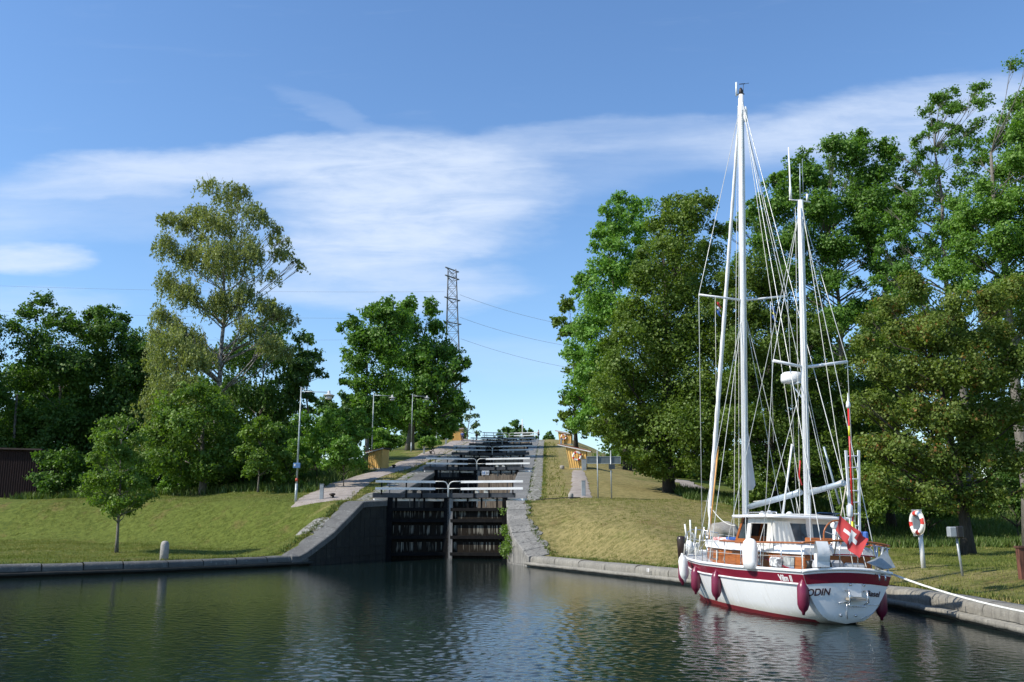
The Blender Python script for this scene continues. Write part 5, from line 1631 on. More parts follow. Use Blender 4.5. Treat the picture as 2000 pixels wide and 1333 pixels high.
# wheelhouse
WH0, WH1, WZ0, WZ1 = 1.75, 4.0, 1.84, 2.58
def wy(z): return 1.10 - .10 * (z - WZ0) / (WZ1 - WZ0)
def wpan(s0, s1, z0, z1, sd, name, mat, oo=0.0, parent=boat, sl0=0.0, sl1=0.0, th=.04):
    mb = MB(); vs = []
    for o_ in (oo, oo - th):
        vs += [(s0, sd * (wy(z0) + o_), z0), (s1, sd * (wy(z0) + o_), z0), (s1 + sl1, sd * (wy(z1) + o_), z1), (s0 + sl0, sd * (wy(z1) + o_), z1)]
    mb.add(vs, [(0, 1, 2, 3), (7, 6, 5, 4), (0, 4, 5, 1), (1, 5, 6, 2), (2, 6, 7, 3), (3, 7, 4, 0)])
    return mb.build(name, mat, parent)
for sd in (1, -1):
    # front quarter light in a raked wooden frame
    wpan(3.42, 4.22, 1.84, 1.98, sd, "wooden_sill", TEAK, sl1=-.04)
    q = wpan(4.04, 4.18, 1.98, WZ1, sd, "front_pillar", TEAK, sl0=-.30, sl1=-.30)
    wpan(3.42, 4.04, 1.98, WZ1, sd, "quarter_light", DKGLASS, -.02, q, sl1=-.30, th=.01)
    wpan(3.20, 3.42, WZ0, WZ1, sd, "canvas_pillar", CANVAS, .01)
    wpan(2.00, 3.20, WZ1 - .16, WZ1, sd, "rolled_blind", CANVAS, .03, th=.08)
    wpan(2.00, 3.20, WZ0, WZ0 + .05, sd, "canvas_sill", CANVAS, .01)
    # drawn curtain with soft folds, flaring at its foot
    mb = MB()
    mb.grid(lambda u_, v_: (2.02 - u_ * (.22 + .20 * (1 - v_)) + .02, sd * (wy(WZ0) + .02 - .10 * v_ + .035 * math.sin(u_ * 22)), WZ0 - .12 + v_ * (WZ1 - WZ0 + .12)), 40, 6)
    mb.build("curtain", CANVAS, boat)
# windscreen
mb = MB()
mb.add([(4.20, -1.05, 1.98), (4.20, 1.05, 1.98), (3.88, .98, WZ1), (3.88, -.98, WZ1)], [(0, 1, 2, 3)]); ws = mb.build("windscreen", DKGLASS, boat)
for y in (-.36, .36):
    mb = MB(); mb.bar((4.21, y, 1.98), (3.89, y * .95, WZ1), .07, .05); mb.build("windscreen_mullion", TEAK, ws)
# aft enclosure: cream frames with dark vinyl windows
ax = WH0
fr = MB()
for y0, y1 in ((1.10, .58), (.02, -.12), (-.98, -1.10)):
    fr.add([(ax - .02, y0, WZ0), (ax - .02, y1, WZ0), (ax + .06, y1 * .92, WZ1), (ax + .06, y0 * .92, WZ1)], [(0, 1, 2, 3)])
fr.add([(ax + .05, 1.02, WZ1 - .14), (ax + .05, -1.02, WZ1 - .14), (ax + .06, -1.0, WZ1), (ax + .06, 1.0, WZ1)], [(0, 1, 2, 3)])
fr.add([(ax - .022, 1.1, WZ0 - .05), (ax - .022, -1.1, WZ0 - .05), (ax - .008, -1.09, WZ0 + .14), (ax - .008, 1.09, WZ0 + .14)], [(0, 1, 2, 3)])
af = fr.build("aft_canvas", CANVAS, boat)
mb = MB()
mb.grid(lambda u_, v_: (ax - .03 - .03 * abs(math.sin(u_ * 14)), 1.06 - u_ * (.46 + .22 * (1 - v_)), WZ0 - .1 + v_ * (WZ1 - WZ0)), 20, 4); mb.build("aft_curtain", CANVAS, boat)
for y0, y1 in ((.58, .02), (-.12, -.98)):
    mb = MB(); mb.add([(ax + .02, y0, WZ0 + .12), (ax + .02, y1, WZ0 + .12), (ax + .07, y1 * .94, WZ1 - .12), (ax + .07, y0 * .94, WZ1 - .12)], [(0, 1, 2, 3)])
    mb.build("vinyl_window", DKGLASS, af)
# inside: dashboard, seats
mb = MB(); mb.box((3.75, 0, 1.95), (.35, 1.9, .22)); mb.build("dashboard", TEAK, boat)
mb = MB(); mb.box((2.6, -.5, 1.9), (.5, .5, .12)); mb.box((2.36, -.5, 2.15), (.07, .45, .45)); mb.build("helm_seat", TEAK, boat)
# roof
mb = MB()
def roofp(u_, v_, top):
    s = 1.45 + u_ * 2.85; f_ = -1 + 2 * v_
    e = min(1, min(u_, 1 - u_) * 9); w = 1.20 * (.90 + .10 * e ** .5)
    return (s, f_ * w, WZ1 + (.0 if not top else .05 + .075 * (1 - abs(f_) ** 3) * (.4 + .6 * e)))
mb.grid(lambda u_, v_: roofp(u_, v_, True), 18, 14); mb.grid(lambda u_, v_: roofp(u_, v_, False), 18, 14, flip=True)
rim = [roofp(i / 18, 0, False) for i in range(19)] + [roofp(1, j / 14, False) for j in range(1, 15)] + [roofp(1 - i / 18, 1, False) for i in range(1, 19)] + [roofp(0, 1 - j / 14, False) for j in range(1, 14)]
mb.tube([Vector(q) + Vector((0, 0, .03)) for q in rim + rim[:1]], .042, 8, caps=False)
rf = mb.build("wheelhouse_roof", WHITEG, boat)
mb = MB(); mb.box((1.9, -.55, WZ1 + .14), (.55, .6, .02), M=Matrix.Rotation(.12, 3, 'Y')); mb.build("solar_panel", M("solar_cells", (.02, .05, .12), .15), rf)
for (s, y) in ((3.6, .5), (2.9, .0), (2.6, .75)):
    mb = MB(); mb.lathe([(.09, 0), (.09, .05), (.05, .09), (.01, .10)], (s, y, WZ1 + .10), 12); mb.build("roof_vent", WHITEG, rf)
mb = MB()
for y in (.85, -.85): mb.tube([(1.9, y, WZ1 + .08), (1.95, y, WZ1 + .15), (3.8, y, WZ1 + .15), (3.85, y, WZ1 + .08)], .018, 6)
mb.build("grab_rail", SS, rf)

# masts -------------------------------------------------------------
def mast(s, pb, pt, r0, zfoot, name):
    A, B = BP(s, *pb), BP(s, *pt)
    d = (B - A) / (B.z - A.z)
    foot = A + d * (zfoot - A.z)
    mb = MB(); mb.tube([foot, foot.lerp(B, .85), B], [r0, r0, r0 * .86], 12)
    o = mb.build(name, ALU, boat)
    gr = MB(); gr.bar(foot + Vector((-r0 - .005, 0, .9)), B + Vector((-r0 * .9 - .005, 0, -.6)), .05, .03); gr.build("sail_track", BOOMG, o)
    return foot, B, o
mF, mT, mo = mast(5.7, (1456, 985), (1447, 186), .105, 1.8, "main_mast")
zF, zT, zo = mast(1.85, (1577, 985), (1563, 392), .092, 2.0, "mizzen_mast")
def along(F_, T_, z): return F_.lerp(T_, (z - F_.z) / (T_.z - F_.z))
def spar(name, s, A, B, r, mat=ALU, parent=boat, n=7):
    mb = MB(); mb.tube([A, B], r, n); return mb.build(name, mat, parent)
# spreaders
sp = [BP(5.62, 1365, 576), BP(5.62, 1538, 579)]
sr = along(mF, mT, BP(5.7, 1451, 587).z)
for q in sp: spar("spreader", 0, sr, q, .036, parent=mo)
zp = [BP(1.8, 1510, 705), BP(1.8, 1655, 707)]
zr_ = along(zF, zT, BP(1.85, 1572, 718).z)
for q in zp: spar("spreader", 0, zr_, q, .045, parent=zo)
# furled genoa on the forestay, wrapped in spiral turns
gA, gB = BP(9.35, 1384, 1040), mT + Vector((.16, 0, -.55))
mb = MB(); N = 60
mb.tube([gA.lerp(gB, i / N) + Vector((0, 0, -.0)) for i in range(N + 1)], [(.09 - .045 * (i / N)) * (1 + .10 * math.sin(i * 1.9)) if 2 < i < 57 else .03 for i in range(N + 1)], 10)
mb.build("furled_genoa", SAILW, boat)
mb = MB(); mb.lathe([(.03, -.30), (.11, -.26), (.12, -.16), (.03, -.1)], gA, 12); mb.build("furling_drum", SS, boat)
mb = MB(); mb.tube([gA + Vector((0, 0, -.2)), Vector((9.9, 0, 1.5))], .014, 5); mb.build("forestay", WIREM, boat)
# booms
bA, bB = BP(5.58, 1464, 990), BP(2.1, 1563, 962)
mb = MB(); mb.tube([bA, bB], .085, 10); mb.build("main_boom", BOOMG, boat)
cA, cB = BP(1.7, 1580, 963), BP(-.35, 1648, 944)
mb = MB(); mb.tube([cA, cB], .075, 10); mb.build("mizzen_boom", BOOMG, boat)
# sail corners left out of the in-mast furlers
def clew(name, s, pts, par):
    mb = MB(); q = [BP(s, *p_) for p_ in pts]
    k_ = len(q)
    mb.add([v_ + Vector((0, .012, 0)) for v_ in q] + [v_ - Vector((0, .012, 0)) for v_ in q], [tuple(range(k_)), tuple(reversed(range(k_, 2 * k_)))] + [(i, (i + 1) % k_, k_ + (i + 1) % k_, k_ + i) for i in range(k_)])
    mb.build(name, SAILW, par)
clew("mainsail_clew", 5.45, [(1460, 842), (1461, 958), (1469, 958), (1475, 948), (1472, 925)], mo)
clew("mizzen_clew", 1.6, [(1576, 890), (1578, 942), (1582, 938), (1580, 915)], zo)
rb_ = MB(); rb_.tube([BP(1.9, 1563, 900), BP(1.9, 1561, 930), BP(1.9, 1566, 948)], .02, 5); rb_.build("red_pennant_line", REDP, zo)

# standing and running rigging: each wire its own part
def wire(name, A, B, r=.0095, mat=WIREM, sag=0.0, n=8):
    mb = MB()
    pts = [Vector(A).lerp(Vector(B), i / n) + Vector((0, 0, -4 * sag * (i / n) * (1 - i / n))) for i in range(n + 1)] if sag else [A, B]
    mb.tube(pts, r, 5, caps=False); return mb.build(name, mat, boat)
chp, chs = Vector(hp(5.55 / L_, zs(.54), -.06, 1)), Vector(hp(5.55 / L_, zs(.54), -.06, -1))
mt_ = mT + Vector((0, 0, -.3))
mb = MB(); mb.tube([mt_, sp[0], chp], .012, 5); mb.build("cap_shroud", WIREM, boat)
mb = MB(); mb.tube([mt_, sp[1], chs], .012, 5); mb.build("cap_shroud", WIREM, boat)
for sd, ch in ((1, chp), (-1, chs)):
    for dx in (.55, -.55): wire("lower_shroud", sr + Vector((0, 0, -.2)), ch + Vector((dx, 0, 0)), .010)
qp, qs = Vector(hp(.25, zs(.25), -.05, 1)), Vector(hp(.25, zs(.25), -.05, -1))
wire("running_backstay", mt_, qp); wire("running_backstay", mt_, qs)
wire("backstay", mT + Vector((-.1, 0, -.25)), Vector((-.1, -.55, 1.4)), .012)
wire("backstay", mT + Vector((-.1, 0, -.25)), Vector((-.1, .55, 1.4)), .012)
zt_ = zT + Vector((0, 0, -.15))
zc = [Vector(hp(1.75 / L_, zs(.17), -.05, 1)), Vector(hp(1.75 / L_, zs(.17), -.05, -1))]
for i in (0, 1):
    mb = MB(); mb.tube([zt_, zp[i], zc[i]], .011, 5); mb.build("mizzen_shroud", WIREM, boat)
    wire("mizzen_lower_shroud", zr_ + Vector((0, 0, -.2)), zc[i] + Vector((.6, 0, 0)), .010)
    wire("mizzen_backstay", zt_, Vector((-.05, (.9, -.9)[i], 1.35)), .011)
wire("mizzen_jumper_stay", zt_, Vector((4.6, 1.3, 1.3)), .010); wire("mizzen_jumper_stay", zt_, Vector((4.6, -1.3, 1.3)), .010)
for dx, dy, zl in ((.30, .10, 1.9), (.42, .22, 1.9), (.26, -.12, 1.9), (-.30, .14, 2.75)): wire("halyard", mT + Vector((.12 if dx > 0 else -.12, dy * .3, -.35)), mF + Vector((dx, dy, zl - mF.z)), .009, ROPEW)
for dx, dy in ((-.22, .1), (.2, .12)): wire("mizzen_halyard", zT + Vector((dx * .4, dy, -.2)), zF + Vector((dx, dy, .8)), .008, ROPEW)
wire("topping_lift", mT + Vector((-.15, 0, -.4)), bB, .009, ROPEW); wire("mizzen_topping_lift", zT + Vector((-.12, 0, -.2)), cB, .009, ROPEW)
wire("main_sheet", bB + Vector((.3, 0, -.05)), Vector((2.3, 0, 2.72)), .012, ROPEW); wire("outhaul", bA + Vector((-.3, 0, .15)), bB + Vector((0, 0, .1)), .012, ROPEW, .06)
wire("mizzen_outhaul", cA + Vector((-.2, 0, .12)), cB + Vector((0, 0, .1)), .012, ROPEW, .05)
wire("mizzen_sheet", cB + Vector((.2, 0, -.05)), Vector((-.1, -.2, 1.35)), .012, ROPEW)
wire("genoa_sheet", gA + Vector((-.1, 0, .9)), chp + Vector((-.3, -.15, .7)), .014, ROPEW, .25)
wire("genoa_sheet", gA + Vector((-.1, 0, .95)), mF + Vector((.1, .3, .55)), .014, ROPEW, .18)
# white spars leaning from the mizzen
spar("strut_pole", 0, BP(2.4, 1547, 868), BP(2.4, 1529, 1004), .030, WHITEG)
spar("strut_pole", 0, BP(1.3, 1609, 873), BP(1.3, 1640, 985), .028, BOOMG)
spar("boat_hook", 0, BP(8.6, 1403, 872), BP(8.8, 1384, 1064), .028, YELP)
# masthead gear
mb = MB(); t0 = mT + Vector((0, .16, -.05)); mb.tube([t0, t0 + Vector((0, 0, .5))], .034, 8); mb.build("masthead_antenna", WHITEG, mo)
mb = MB(); mb.tube([mT + Vector((0, .16, 0)), mT + Vector((0, -.12, .05))], .025, 6); mb.lathe([(.04, 0), (.07, .05), (.07, .16), (.03, .24)], mT + Vector((0, 0, .02)), 10); mb.tube([mT + Vector((0, -.08, 0)), mT + Vector((0, -.10, .42)), mT + Vector((0, -.30, .48))], .009, 5); mb.tube([mT + Vector((0, .05, .40)), mT + Vector((0, -.16, .44))], .016, 5); mb.build("masthead_lights", IRON, mo)
mb = MB(); mb.lathe([(.05, -.1), (.07, .05), (.06, .35), (.02, .45)], mT + Vector((-.18, -.08, -.95)), 10); mb.build("halyard_block", ALU, mo)
za = zT + Vector((0, .30, 0))
mb = MB(); mb.tube([za, za + Vector((0, 0, .38)), za + Vector((0, 0, .40)), za + Vector((0, .02, 1.62))], [.04, .04, .026, .02], 8); mb.build("long_white_antenna", WHITEG, zo)
mb = MB(); mb.tube([zT, zT + Vector((0, -.02, 1.15))], .016, 6); mb.tube([zT + Vector((0, -.1, 0)), zT + Vector((0, -.1, 1.3))], .008, 5); mb.build("whip_antenna", BOOMG, zo)
mb = MB(); mb.tube([zT + Vector((0, .34, 0)), zT + Vector((0, -.32, -.02))], .022, 6); mb.tube([zT + Vector((0, -.22, 0)), zT + Vector((0, -.22, .22))], .032, 8); mb.build("antenna_crosstree", WHITEG, zo)
# radar dome
rc = BP(2.35, 1547, 738)
mb = MB(); mb.lathe([(.12, -.17), (.29, -.15), (.32, -.08), (.31, .08), (.24, .14), (.08, .16)], rc, 20); rd = mb.build("radar_dome", WHITEG, zo)
mb = MB(); mb.bar(rc + Vector((0, 0, -.19)), along(zF, zT, rc.z - .19), .16, .04); mb.bar(rc + Vector((0, 0, -.2)), along(zF, zT, rc.z - .75), .03, .03); mb.build("radar_bracket", BOOMG, zo)

# rails -------------------------------------------------------------
def railp(s, sd, dz): return Vector(hp(s, zs(s), -.07, sd)) + Vector((0, 0, dz))
S_rail = [.01, .09, .18, .28, .38, .50, .62, .74, .84, .93]
for sd in (1, -1):
    for s in S_rail:
        mb = MB(); mb.tube([railp(s, sd, 0), railp(s, sd, .66)], .014, 6); mb.build("stanchion", SS, boat)
    mb = MB(); mb.tube([railp(s, sd, .68) for s in smid(14, 0, .41)], .026, 7); mb.build("teak_handrail", TEAK, boat)
    mb = MB(); mb.tube([railp(s, sd, .64) for s in smid(14, .41, .93)], .007, 5); mb.tube([railp(s, sd, .34) for s in smid(24, .0, .93)], .007, 5); mb.build("lifeline", WIREM, boat)
for f_ in (.62, .2, -.2, -.62):
    q = trp(f_, zs(0), -.05)
    mb = MB(); mb.tube([q, q + Vector((0, 0, .66))], .016, 6); mb.build("stanchion", SS, boat)
mb = MB(); mb.tube([trp(1 - j / 8, zs(0), -.05) + Vector((0, 0, .68)) for j in range(17)], .028, 7); mb.build("stern_handrail", TEAK, boat)
mb = MB(); mb.tube([trp(.35 - j / 10, zs(0), -.05) + Vector((0, 0, .34)) for j in range(14)], .018, 6); mb.build("stern_midrail", MAROON, boat)
# pulpit
mb = MB()
tp_ = [railp(.93, 1, .68), railp(.97, 1, .72) + Vector((.1, 0, 0)), Vector((L_ + .1, 0, 2.2)), railp(.97, -1, .72) + Vector((.1, 0, 0)), railp(.93, -1, .68)]
mb.tube(tp_, .017, 6); mb.tube([q + Vector((0, 0, -.34)) for q in tp_], .012, 6)
for q in (tp_[1], tp_[2], tp_[3]): mb.tube([q, q + Vector((-.12, 0, -.72))], .016, 6)
mb.build("pulpit", SS, boat)
# coils of white line, pins and blocks by the mast and on the pulpit
for (c_, R0) in ((BP(5.3, 1449, 1040), .13), (BP(5.2, 1453, 1058), .11), (BP(9.3, 1352, 1062), .16), (BP(8.9, 1362, 1078), .13)):
    mb = MB()
    for i in range(5):
        mb.torus(c_ + Vector((random.uniform(-.04, .04), random.uniform(-.04, .04), 0)), R0 * random.uniform(.7, 1), .020, Matrix.Rotation(math.radians(90), 3, 'Y') @ Matrix.Rotation(random.uniform(-.4, .4), 3, 'X') @ Matrix.Diagonal((2.2, .55, 1)), 18, 6)
    mb.build("rope_coil", ROPEW, boat)
for px, py in ((1341, 1050), (1349, 1046), (1358, 1052), (1372, 1056), (1366, 1066)):
    c_ = BP(9.0, px, py); mb = MB(); mb.tube([c_, c_ + Vector((random.uniform(-.1, .1), random.uniform(-.1, .1), .55 * random.uniform(.6, 1)))], .030, 7); mb.build("pulpit_fender", FENDW, boat)
mb = MB(); c_ = BP(9.3, 1347, 1068)
mb.lathe([(.02, -.22), (.12, -.15), (.15, 0), (.12, .15), (.02, .22)], c_, 12); mb.build("white_buoy", FENDW, boat)
mb = MB(); mb.lathe([(.12, -.12), (.12, .10), (.16, .12), (.16, .17), (.08, .2)], (8.9, 0, 1.52), 12); mb.tube([(8.6, -.25, 1.5), (8.6, .25, 1.5)], .08, 8); mb.build("anchor_windlass", SS, boat)
mb = MB(); mb.box((8.0, 0, 1.55), (.7, .6, .18)); mb.build("fore_hatch", M("hatch_grey", (.45, .46, .46), .4), boat, bevel=.03)
mb = MB(); mb.box((6.7, .35, 1.92), (.9, .35, .10), rz=.3); mb.build("deck_bag", M("red_white_bag", (.55, .12, .10), .8, (.75, .74, .72), 5), boat, bevel=.03)
mb = MB(); mb.box((5.9, .5, 1.95), (.5, .25, .09), rz=-.2); mb.build("deck_bag", BLUEP, boat, bevel=.03)
# gear along the port rail
mb = MB(); c_ = Vector(hp(.215, zs(.215), .03, 1)) + Vector((0, 0, .36))
mb.lathe([(.05, -.40), (.22, -.37), (.25, -.2), (.26, .1), (.22, .30), (.13, .38), (.03, .40)], (0, 0, 0), 18, Matrix.Diagonal((1.25, .70, 1.05)))
for i in range(len(mb.v)): mb.v[i] = tuple(Vector(mb.v[i]) + c_)
mb.build("liferaft_cover", VINYL, boat)
mb = MB(); c_ = trp(.60, zs(0), -.02) + Vector((0, 0, .34))
mb.grid(lambda u_, v_: tuple(c_ + Vector((-.10 * math.sin(math.pi * v_) - .03, (u_ - .5) * .32, -.28 + v_ * .62))), 8, 10)
mb.grid(lambda u_, v_: tuple(c_ + Vector((.10 * math.sin(math.pi * v_) - .01, (u_ - .5) * .32, -.28 + v_ * .62))), 8, 10)
mb.box(c_ + Vector((-.03, 0, -.12)), (.12, .34, .32)); mb.build("horseshoe_buoy_cover", VINYL, boat)
mb = MB(); c_ = Vector(hp(.14, zs(.14), -.25, 1)) + Vector((0, 0, .17)); mb.box(c_, (.40, .22, .28)); mb.build("spotted_fender_bag", M("spotted_fabric", (.30, .30, .30), .8, (.75, .75, .75), 11, lo=.5, hi=.55), boat, bevel=.05)
mb = MB(); mb.box((.35, .35, 1.42), (.6, .8, .25)); mb.build("cockpit_cushion", M("grey_cushion", (.40, .41, .43), .9), boat, bevel=.06)
mb = MB(); mb.box((.5, -.45, 1.4), (.5, .6, .2)); mb.build("cockpit_cushion", VINYL, boat, bevel=.06)
mb = MB(); mb.tube([trp(.42, zs(0), -.12) + Vector((0, 0, z)) for z in (.02, .12, .25)], [.09, .08, .04], 10); mb.build("black_winch", BLK, boat)
mb = MB(); mb.tube([trp(.80, zs(0), -.15) + Vector((0, 0, z)) for z in (.02, .12, .22)], [.08, .06, .09], 10); mb.build("black_winch", BLK, boat)
# steering wheel and pedestal
wc = BP(.55, 1637, 1048)
Mw = Matrix.Rotation(math.radians(90), 3, 'Y')
mb = MB(); mb.torus(wc, .40, .022, Mw, 30, 8)
sw = mb.build("steering_wheel", TEAK, boat)
mb = MB()
for i in range(6):
    a = i * math.pi / 3 + .3
    mb.tube([wc, wc + Vector((0, .40 * math.cos(a), .40 * math.sin(a)))], .012, 5)
mb.build("wheel_spokes", SS, sw)
mb = MB(); mb.tube([(wc.x + .12, wc.y, 1.3), (wc.x + .12, wc.y, wc.z + .2)], [.10, .075], 12); mb.lathe([(.10, 0), (.13, .06), (.11, .16), (.02, .2)], (wc.x + .12, wc.y, wc.z + .2), 14); mb.build("compass_pedestal", WHITEG, boat)
mb = MB(); mb.box((1.2, -.1, 2.0), (.3, .9, .16)); mb.build("cockpit_table", TEAK, boat, bevel=.02)
# anchor on the starboard quarter
c_ = BP(-.28, 1718, 1098)
mb = MB()
mb.tube([c_ + Vector((0, -.12, .35)), c_ + Vector((0, 0, -.05))], .03, 7)
mb.add([c_ + Vector(q) for q in ((0, .36, -.02), (-.05, .05, .12), (-.02, -.18, .30), (-.14, -.34, -.12), (-.20, .0, -.16), (.02, -.05, -.20))], [(0, 1, 4), (1, 2, 3, 4), (0, 4, 5), (4, 3, 5), (0, 5, 1), (5, 3, 2, 1)])
mb.build("plough_anchor", GALV, boat)
mb = MB()
for dy in (-.06, .1): mb.tube([c_ + Vector((.05, dy, -.3)), c_ + Vector((-.12, dy, -.30)), c_ + Vector((-.14, dy, -.45))], .02, 6)
mb.build("anchor_bracket", SS, boat)
mb = MB()
for y0 in (-.66, -.78, -.92): mb.tube([trp(y0, zs(0), -.04), trp(y0, zs(0), -.04) + Vector((0, 0, .6))], .03, 7)
mb.tube([trp(-.6, zs(0), -.04) + Vector((0, 0, .62)), trp(-.98, zs(0), -.04) + Vector((0, 0, .6)), trp(-1, zs(0), -.5) + Vector((0, 0, .55))], .02, 6)
mb.build("stern_ladder_rails", SS, boat)
# transom fittings: boarding platform, rails, plates
mb = MB(); A = trp(-.14, .78, .02); mb.box(A + Vector((0, 0, .03)), (.02, .34, .34)); mb.build("transom_plate", WHITEG, boat)
mb = MB(); A = trp(-.14, .60, .12); mb.box(A, (.20, .44, .06)); mb.build("boarding_step", M("grey_teak", (.30, .27, .22), .8), boat)
mb = MB()
for f_ in (.10, -.38):
    q = trp(f_, .78, .02); mb.tube([q, q + Vector((-.16, 0, .02)), q + Vector((-.20, 0, -.25)), q + Vector((-.02, 0, -.32))], .022, 7)
q0, q1 = trp(.10, .50, .20), trp(-.38, .50, .20); mb.tube([q0, q0 + Vector((0, 0, -.06)), q1 + Vector((0, 0, -.06)), q1], .018, 6)
mb.build("boarding_rails", SS, boat)
mb = MB()
q = [trp(.30, .50, .015), trp(.02, .52, .015)]; mb.tube(q, .012, 5)
q = [trp(-.50, .48, .015), trp(-1.02, .50, .012), trp(-.98, .28, .012), trp(-.62, .14, .015)]; mb.tube(q, .009, 5)
q = [trp(.06, .48, .02), trp(.04, .22, .02), trp(0.0, .14, .02)]; mb.tube(q, .012, 5)
for f_, z in ((.28, .22), (-.34, .22), (-.02, .92), (-.36, .92)):
    mb.lathe([(.035, 0), (.03, .02), (.005, .025)], trp(f_, z, .01), 10, Matrix.Rotation(math.radians(-90), 3, 'Y'))
mb.build("transom_fittings", SS, boat)
# writing
def text(body, name, mat, M4, size, shear=0.0, parent=boat, bold=.0):
    cu = bpy.data.curves.new(name, 'FONT'); cu.body = body; cu.size = size; cu.extrude = .003; cu.shear = shear; cu.offset = bold
    cu.align_x = 'LEFT'
    o = bpy.data.objects.new(name, cu); COL.objects.link(o)
    bpy.context.view_layer.update()
    dg = bpy.context.evaluated_depsgraph_get()
    me = bpy.data.meshes.new_from_object(o.evaluated_get(dg)); me.materials.clear(); me.materials.append(mat)
    bpy.data.objects.remove(o)
    o = bpy.data.objects.new(name, me); COL.objects.link(o)
    if parent is not None: o.parent = parent
    for v_ in me.vertices: v_.co = M4(v_.co)
    return o
TXT = M("letter_brown", (.05, .015, .02), .4)
def on_transom(y0, z0):
    def f_(co):
        y = y0 - co.x
        z = z0 + co.y
        t = max(.05, (z - zb(0)) / (zs(0) - zb(0)))
        q = trp(max(-1, min(1, y / (hb(0) * t ** ee(0)))), z, .012 + co.z)
        return Vector((q.x, y, q.z))
    return f_
text("ODIN", "name_lettering", TXT, on_transom(1.08, .68), .225, .15, bold=.004)
text("Basel", "port_lettering", TXT, on_transom(-.47, .68), .185, .2, bold=.003)
def on_stripe(s0, dz):
    def f_(co):
        s = (s0 - co.x) / L_
        z = zs(s) + dz + co.y
        q = hp(s, z, .012 + co.z, 1)
        return Vector(q)
    return f_
text("Vilm II", "class_lettering", WHITEG, on_stripe(1.02, -.275), .21, 0, bold=.006)

# ---- things carried on the ketch, each a thing of its own
def bworld(v_): return BMX @ Vector(v_)
def fender(label, s, sd, zc_, mat, big=1.0, off=.15, tilt=0.0):
    c_ = Vector(hp(s, zc_, off, sd)) if s >= 0 else trp(s + 1 if s > -1 else 0, zc_, off)
    root = tag(empty("fender", bworld(c_), (BOAT_ROT[0] + tilt, 0, BOAT_ROT[2])), label, "fender", "fenders along the ketch")
    r_, h_ = .145 * big, .36 * big
    MB().lathe([(.03, -h_ - .09), (.045, -h_ - .02), (r_ * .75, -h_ + .05), (r_, -h_ + .16), (r_, h_ - .16), (r_ * .75, h_ - .05), (.045, h_ + .02), (.03, h_ + .08)], (0, 0, 0), 18).build("fender_body", mat, root)
    top = BIN.to_3x3() @ Vector((0, 0, 0))
    rl = railp(max(s, 0.0), sd, .05) - c_
    mb = MB(); mb.tube([(0, 0, h_ + .05), rl * .6 + Vector((0, 0, (h_ + .05) * .4)), rl + Vector((0, 0, .35))], .012, 5); mb.build("lanyard", ROPEW, root)
    return root
def s_at(px, side=1, z=.7):
    best = None
    for s in np.linspace(0.0, .97, 400):
        q = bworld(hp(s, z, .15, side)); d = q.y * CP + (q.z - CAM_Z) * SP
        xx = 1000 + FPX * q.x / d
        if best is None or abs(xx - px) < best[0]: best = (abs(xx - px), s)
    return best[1]
fender("maroon fender hanging at the ketch's port stern corner", s_at(1567), 1, .66, FEND)
fender("maroon fender at midships, second from the stern on the sunlit side", s_at(1397), 1, .62, FEND)
fender("maroon fender left of the midships one, third from the stern", s_at(1358), 1, .66, FEND)
fender("maroon fender half hidden behind the white fender at the bow end", s_at(1338, z=.75) , 1, .80, FEND, off=.22)
fender("white fender with a black end at the bow end of the sunlit side", s_at(1345, z=1.0), 1, 1.00, FENDW, off=.32, tilt=-.12)
fender("dark maroon fender squeezed between the ketch's stern and the quay", .03, -1, .55, FEND, off=.17)
# flag on its staff
fA, fB = BP(-.15, 1628, 1062), BP(-.55, 1653, 948)
fl = tag(empty("ensign", bworld(fA), BOAT_ROT), "red ensign with a white cross drooping from its staff at the stern", "flag")
MB().tube([(0, 0, -.3), fB - fA], .017, 7).build("flagstaff", M("staff_wood", (.55, .48, .38), .5), fl)
FR = M("flag_red", (.52, .055, .055), .85, (.42, .04, .04), 2); FW = M("flag_white", (.82, .80, .78), .85)
c00, c01 = BP(-.52, 1640, 1004) - fA, BP(-.42, 1632, 1036) - fA      # hoist top, bottom
c10, c11 = BP(-.75, 1698, 1053) - fA, BP(-.65, 1676, 1090) - fA      # fly top, bottom
def flagp(u_, v_, off=0.0):
    a = c00.lerp(c01, v_); b_ = c10.lerp(c11, v_)
    q = a.lerp(b_, u_)
    w_ = math.sin(u_ * 8.5 + v_ * 2.2) * .055 * u_ ** .6 + math.sin(u_ * 17 - v_ * 3) * .018
    return q + Vector((w_ + off, w_ * .4, -.05 * math.sin(math.pi * u_)))
mb = MB(); mb.grid(lambda u_, v_: flagp(u_, v_), 36, 24); mb.build("cloth", FR, fl)
mb = MB()
for (u0, u1, v0, v1) in ((.41, .59, .20, .80), (.24, .41, .41, .59), (.59, .76, .41, .59)):
    for o_ in (-.006, .006):
        mb.grid(lambda u_, v_: flagp(u0 + (u1 - u0) * u_, v0 + (v1 - v0) * v_, o_), 12, 12)
mb.build("white_cross", FW, fl)
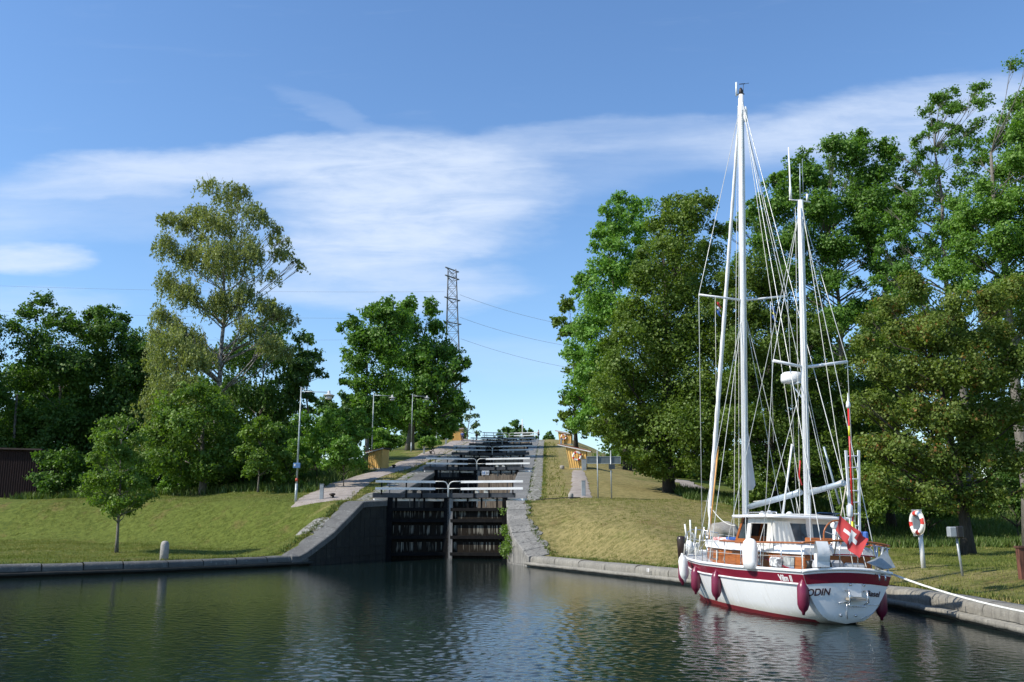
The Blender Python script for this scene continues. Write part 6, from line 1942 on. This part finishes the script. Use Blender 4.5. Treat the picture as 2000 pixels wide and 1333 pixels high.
# small signal flags below the spreaders
def pennant(label, s, px, py, cols, name):
    a = BP(s, px, py)
    r_ = tag(empty(name, bworld(a), BOAT_ROT), label, "flag")
    for i, (mt_n, v0, v1) in enumerate(cols):
        mb = MB(); mb.grid(lambda u_, v_: (.02 * math.sin(u_ * 6 + v_ * 5), -(.03 + .11 * u_ + .05 * v_), -(.06 * u_) - (v0 + (v1 - v0) * v_) * .46), 6, 6)
        mb.build("stripe", mt_n, r_)
    MB().tube([(0, 0, .15), (0, 0, -4.5)], .007, 5).build("flag_halyard", ROPEW, r_)
pennant("tiny red white and blue courtesy flag under the port spreader", 5.62, 1397, 588, [(REDP, 0, .34), (FW, .34, .62), (BLUEP, .62, 1)], "courtesy_flag")
pennant("tiny blue and yellow courtesy flag under the starboard spreader", 5.62, 1505, 598, [(BLUEP, 0, .4), (YELB, .4, .6), (BLUEP, .6, 1)], "courtesy_flag")
# ladder and rescue pole on the starboard quarter
lA, lB = [BP(.2, 1664, 1062), BP(.2, 1679, 1062)], [BP(.2, 1652, 880), BP(.2, 1677, 880)]
ld = tag(empty("ladder", bworld(lA[0]), BOAT_ROT), "aluminium ladder lashed upright at the starboard quarter", "ladder")
for i in (0, 1):
    mb = MB(); mb.bar(lA[i] - lA[0], lB[i] - lA[0], .035, .06); mb.build("stile", ALU, ld)
for i in range(8):
    t = (i + .5) / 8; mb = MB(); mb.tube([lA[0].lerp(lB[0], t) - lA[0], lA[1].lerp(lB[1], t) - lA[0]], .016, 6); mb.build("rung", ALU, ld)
dA, dB = BP(-.05, 1667, 1050), BP(-.05, 1657, 798)
dp = tag(empty("dan_buoy_pole", bworld(dA), BOAT_ROT), "tall red pole with a yellow band in front of the ladder", "rescue pole")
d_ = dB - dA
MB().tube([d_ * .08, d_], .024, 9).build("pole", REDP, dp)
MB().tube([d_ * .78, d_ * .86], .028, 9).build("yellow_band", YELB, dp)
MB().tube([d_ * -.02, d_ * .12], .045, 9).build("yellow_sleeve", YELB, dp)
MB().lathe([(.03, 0), (.06, .05), (.05, .15), (.02, .22), (.008, .40)], d_, 10).build("light", WHITEG, dp)
mb = MB(); mb.lathe([(.03, -.18), (.075, -.12), (.075, .12), (.03, .18)], d_ * .20 + Vector((-.05, .10, 0)), 12); mb.build("strobe_bottle", WHITEG, dp)
q = BP(-.05, 1689, 1052)
tag(MB().box((0, 0, 0), (.10, .30, .34)).build("blue_bag", BLUEP, bevel=.03, loc=bworld(q)), "bright blue bag tied to the starboard rail", "bag")
# mooring line from the stern to a ring along the quay
mA = bworld(trp(-1.0, zs(0) - .02, .02)); mB_ = Vector((11.95, 17.0, .62))
mb = MB(); N = 24
for o_ in (0, .05):
    mb.tube([mA.lerp(mB_, i / N) + Vector((o_, 0, -1.1 * (i / N) * (1 - i / N) * .9)) for i in range(N + 1)], .018, 6)
    if o_ == 0: pass
tag(mb.build("mooring_line", ROPEW), "pale mooring line running from the ketch's stern along the quay", "rope")
# brown pile fender post standing off the bow
c_ = bworld(BP(8.6, 1331, 1072))
MBp = MB(); MBp.lathe([(.06, -.40), (.12, -.36), (.15, .30), (.13, .40), (.02, .43)], (0, 0, 0), 14)
tag(MBp.build("brown_fender", M("brown_leather", (.035, .020, .014), .3), loc=c_), "dark brown upright fender roll at the ketch's bow rail", "fender")
# painted number on the quay
c_ = GP(1266, 1117, .36)
n_ = Vector((.92, .40, 0)).normalized()
def on_quay(co): return Vector(c_) + Vector((.42, -.91, 0)).normalized() * co.x + Vector((0, 0, co.y)) + Vector((-n_.x, -n_.y, 0)) * (.09 + co.z)
text("18", "quay_number", FW, on_quay, .22, 0, parent=qr)
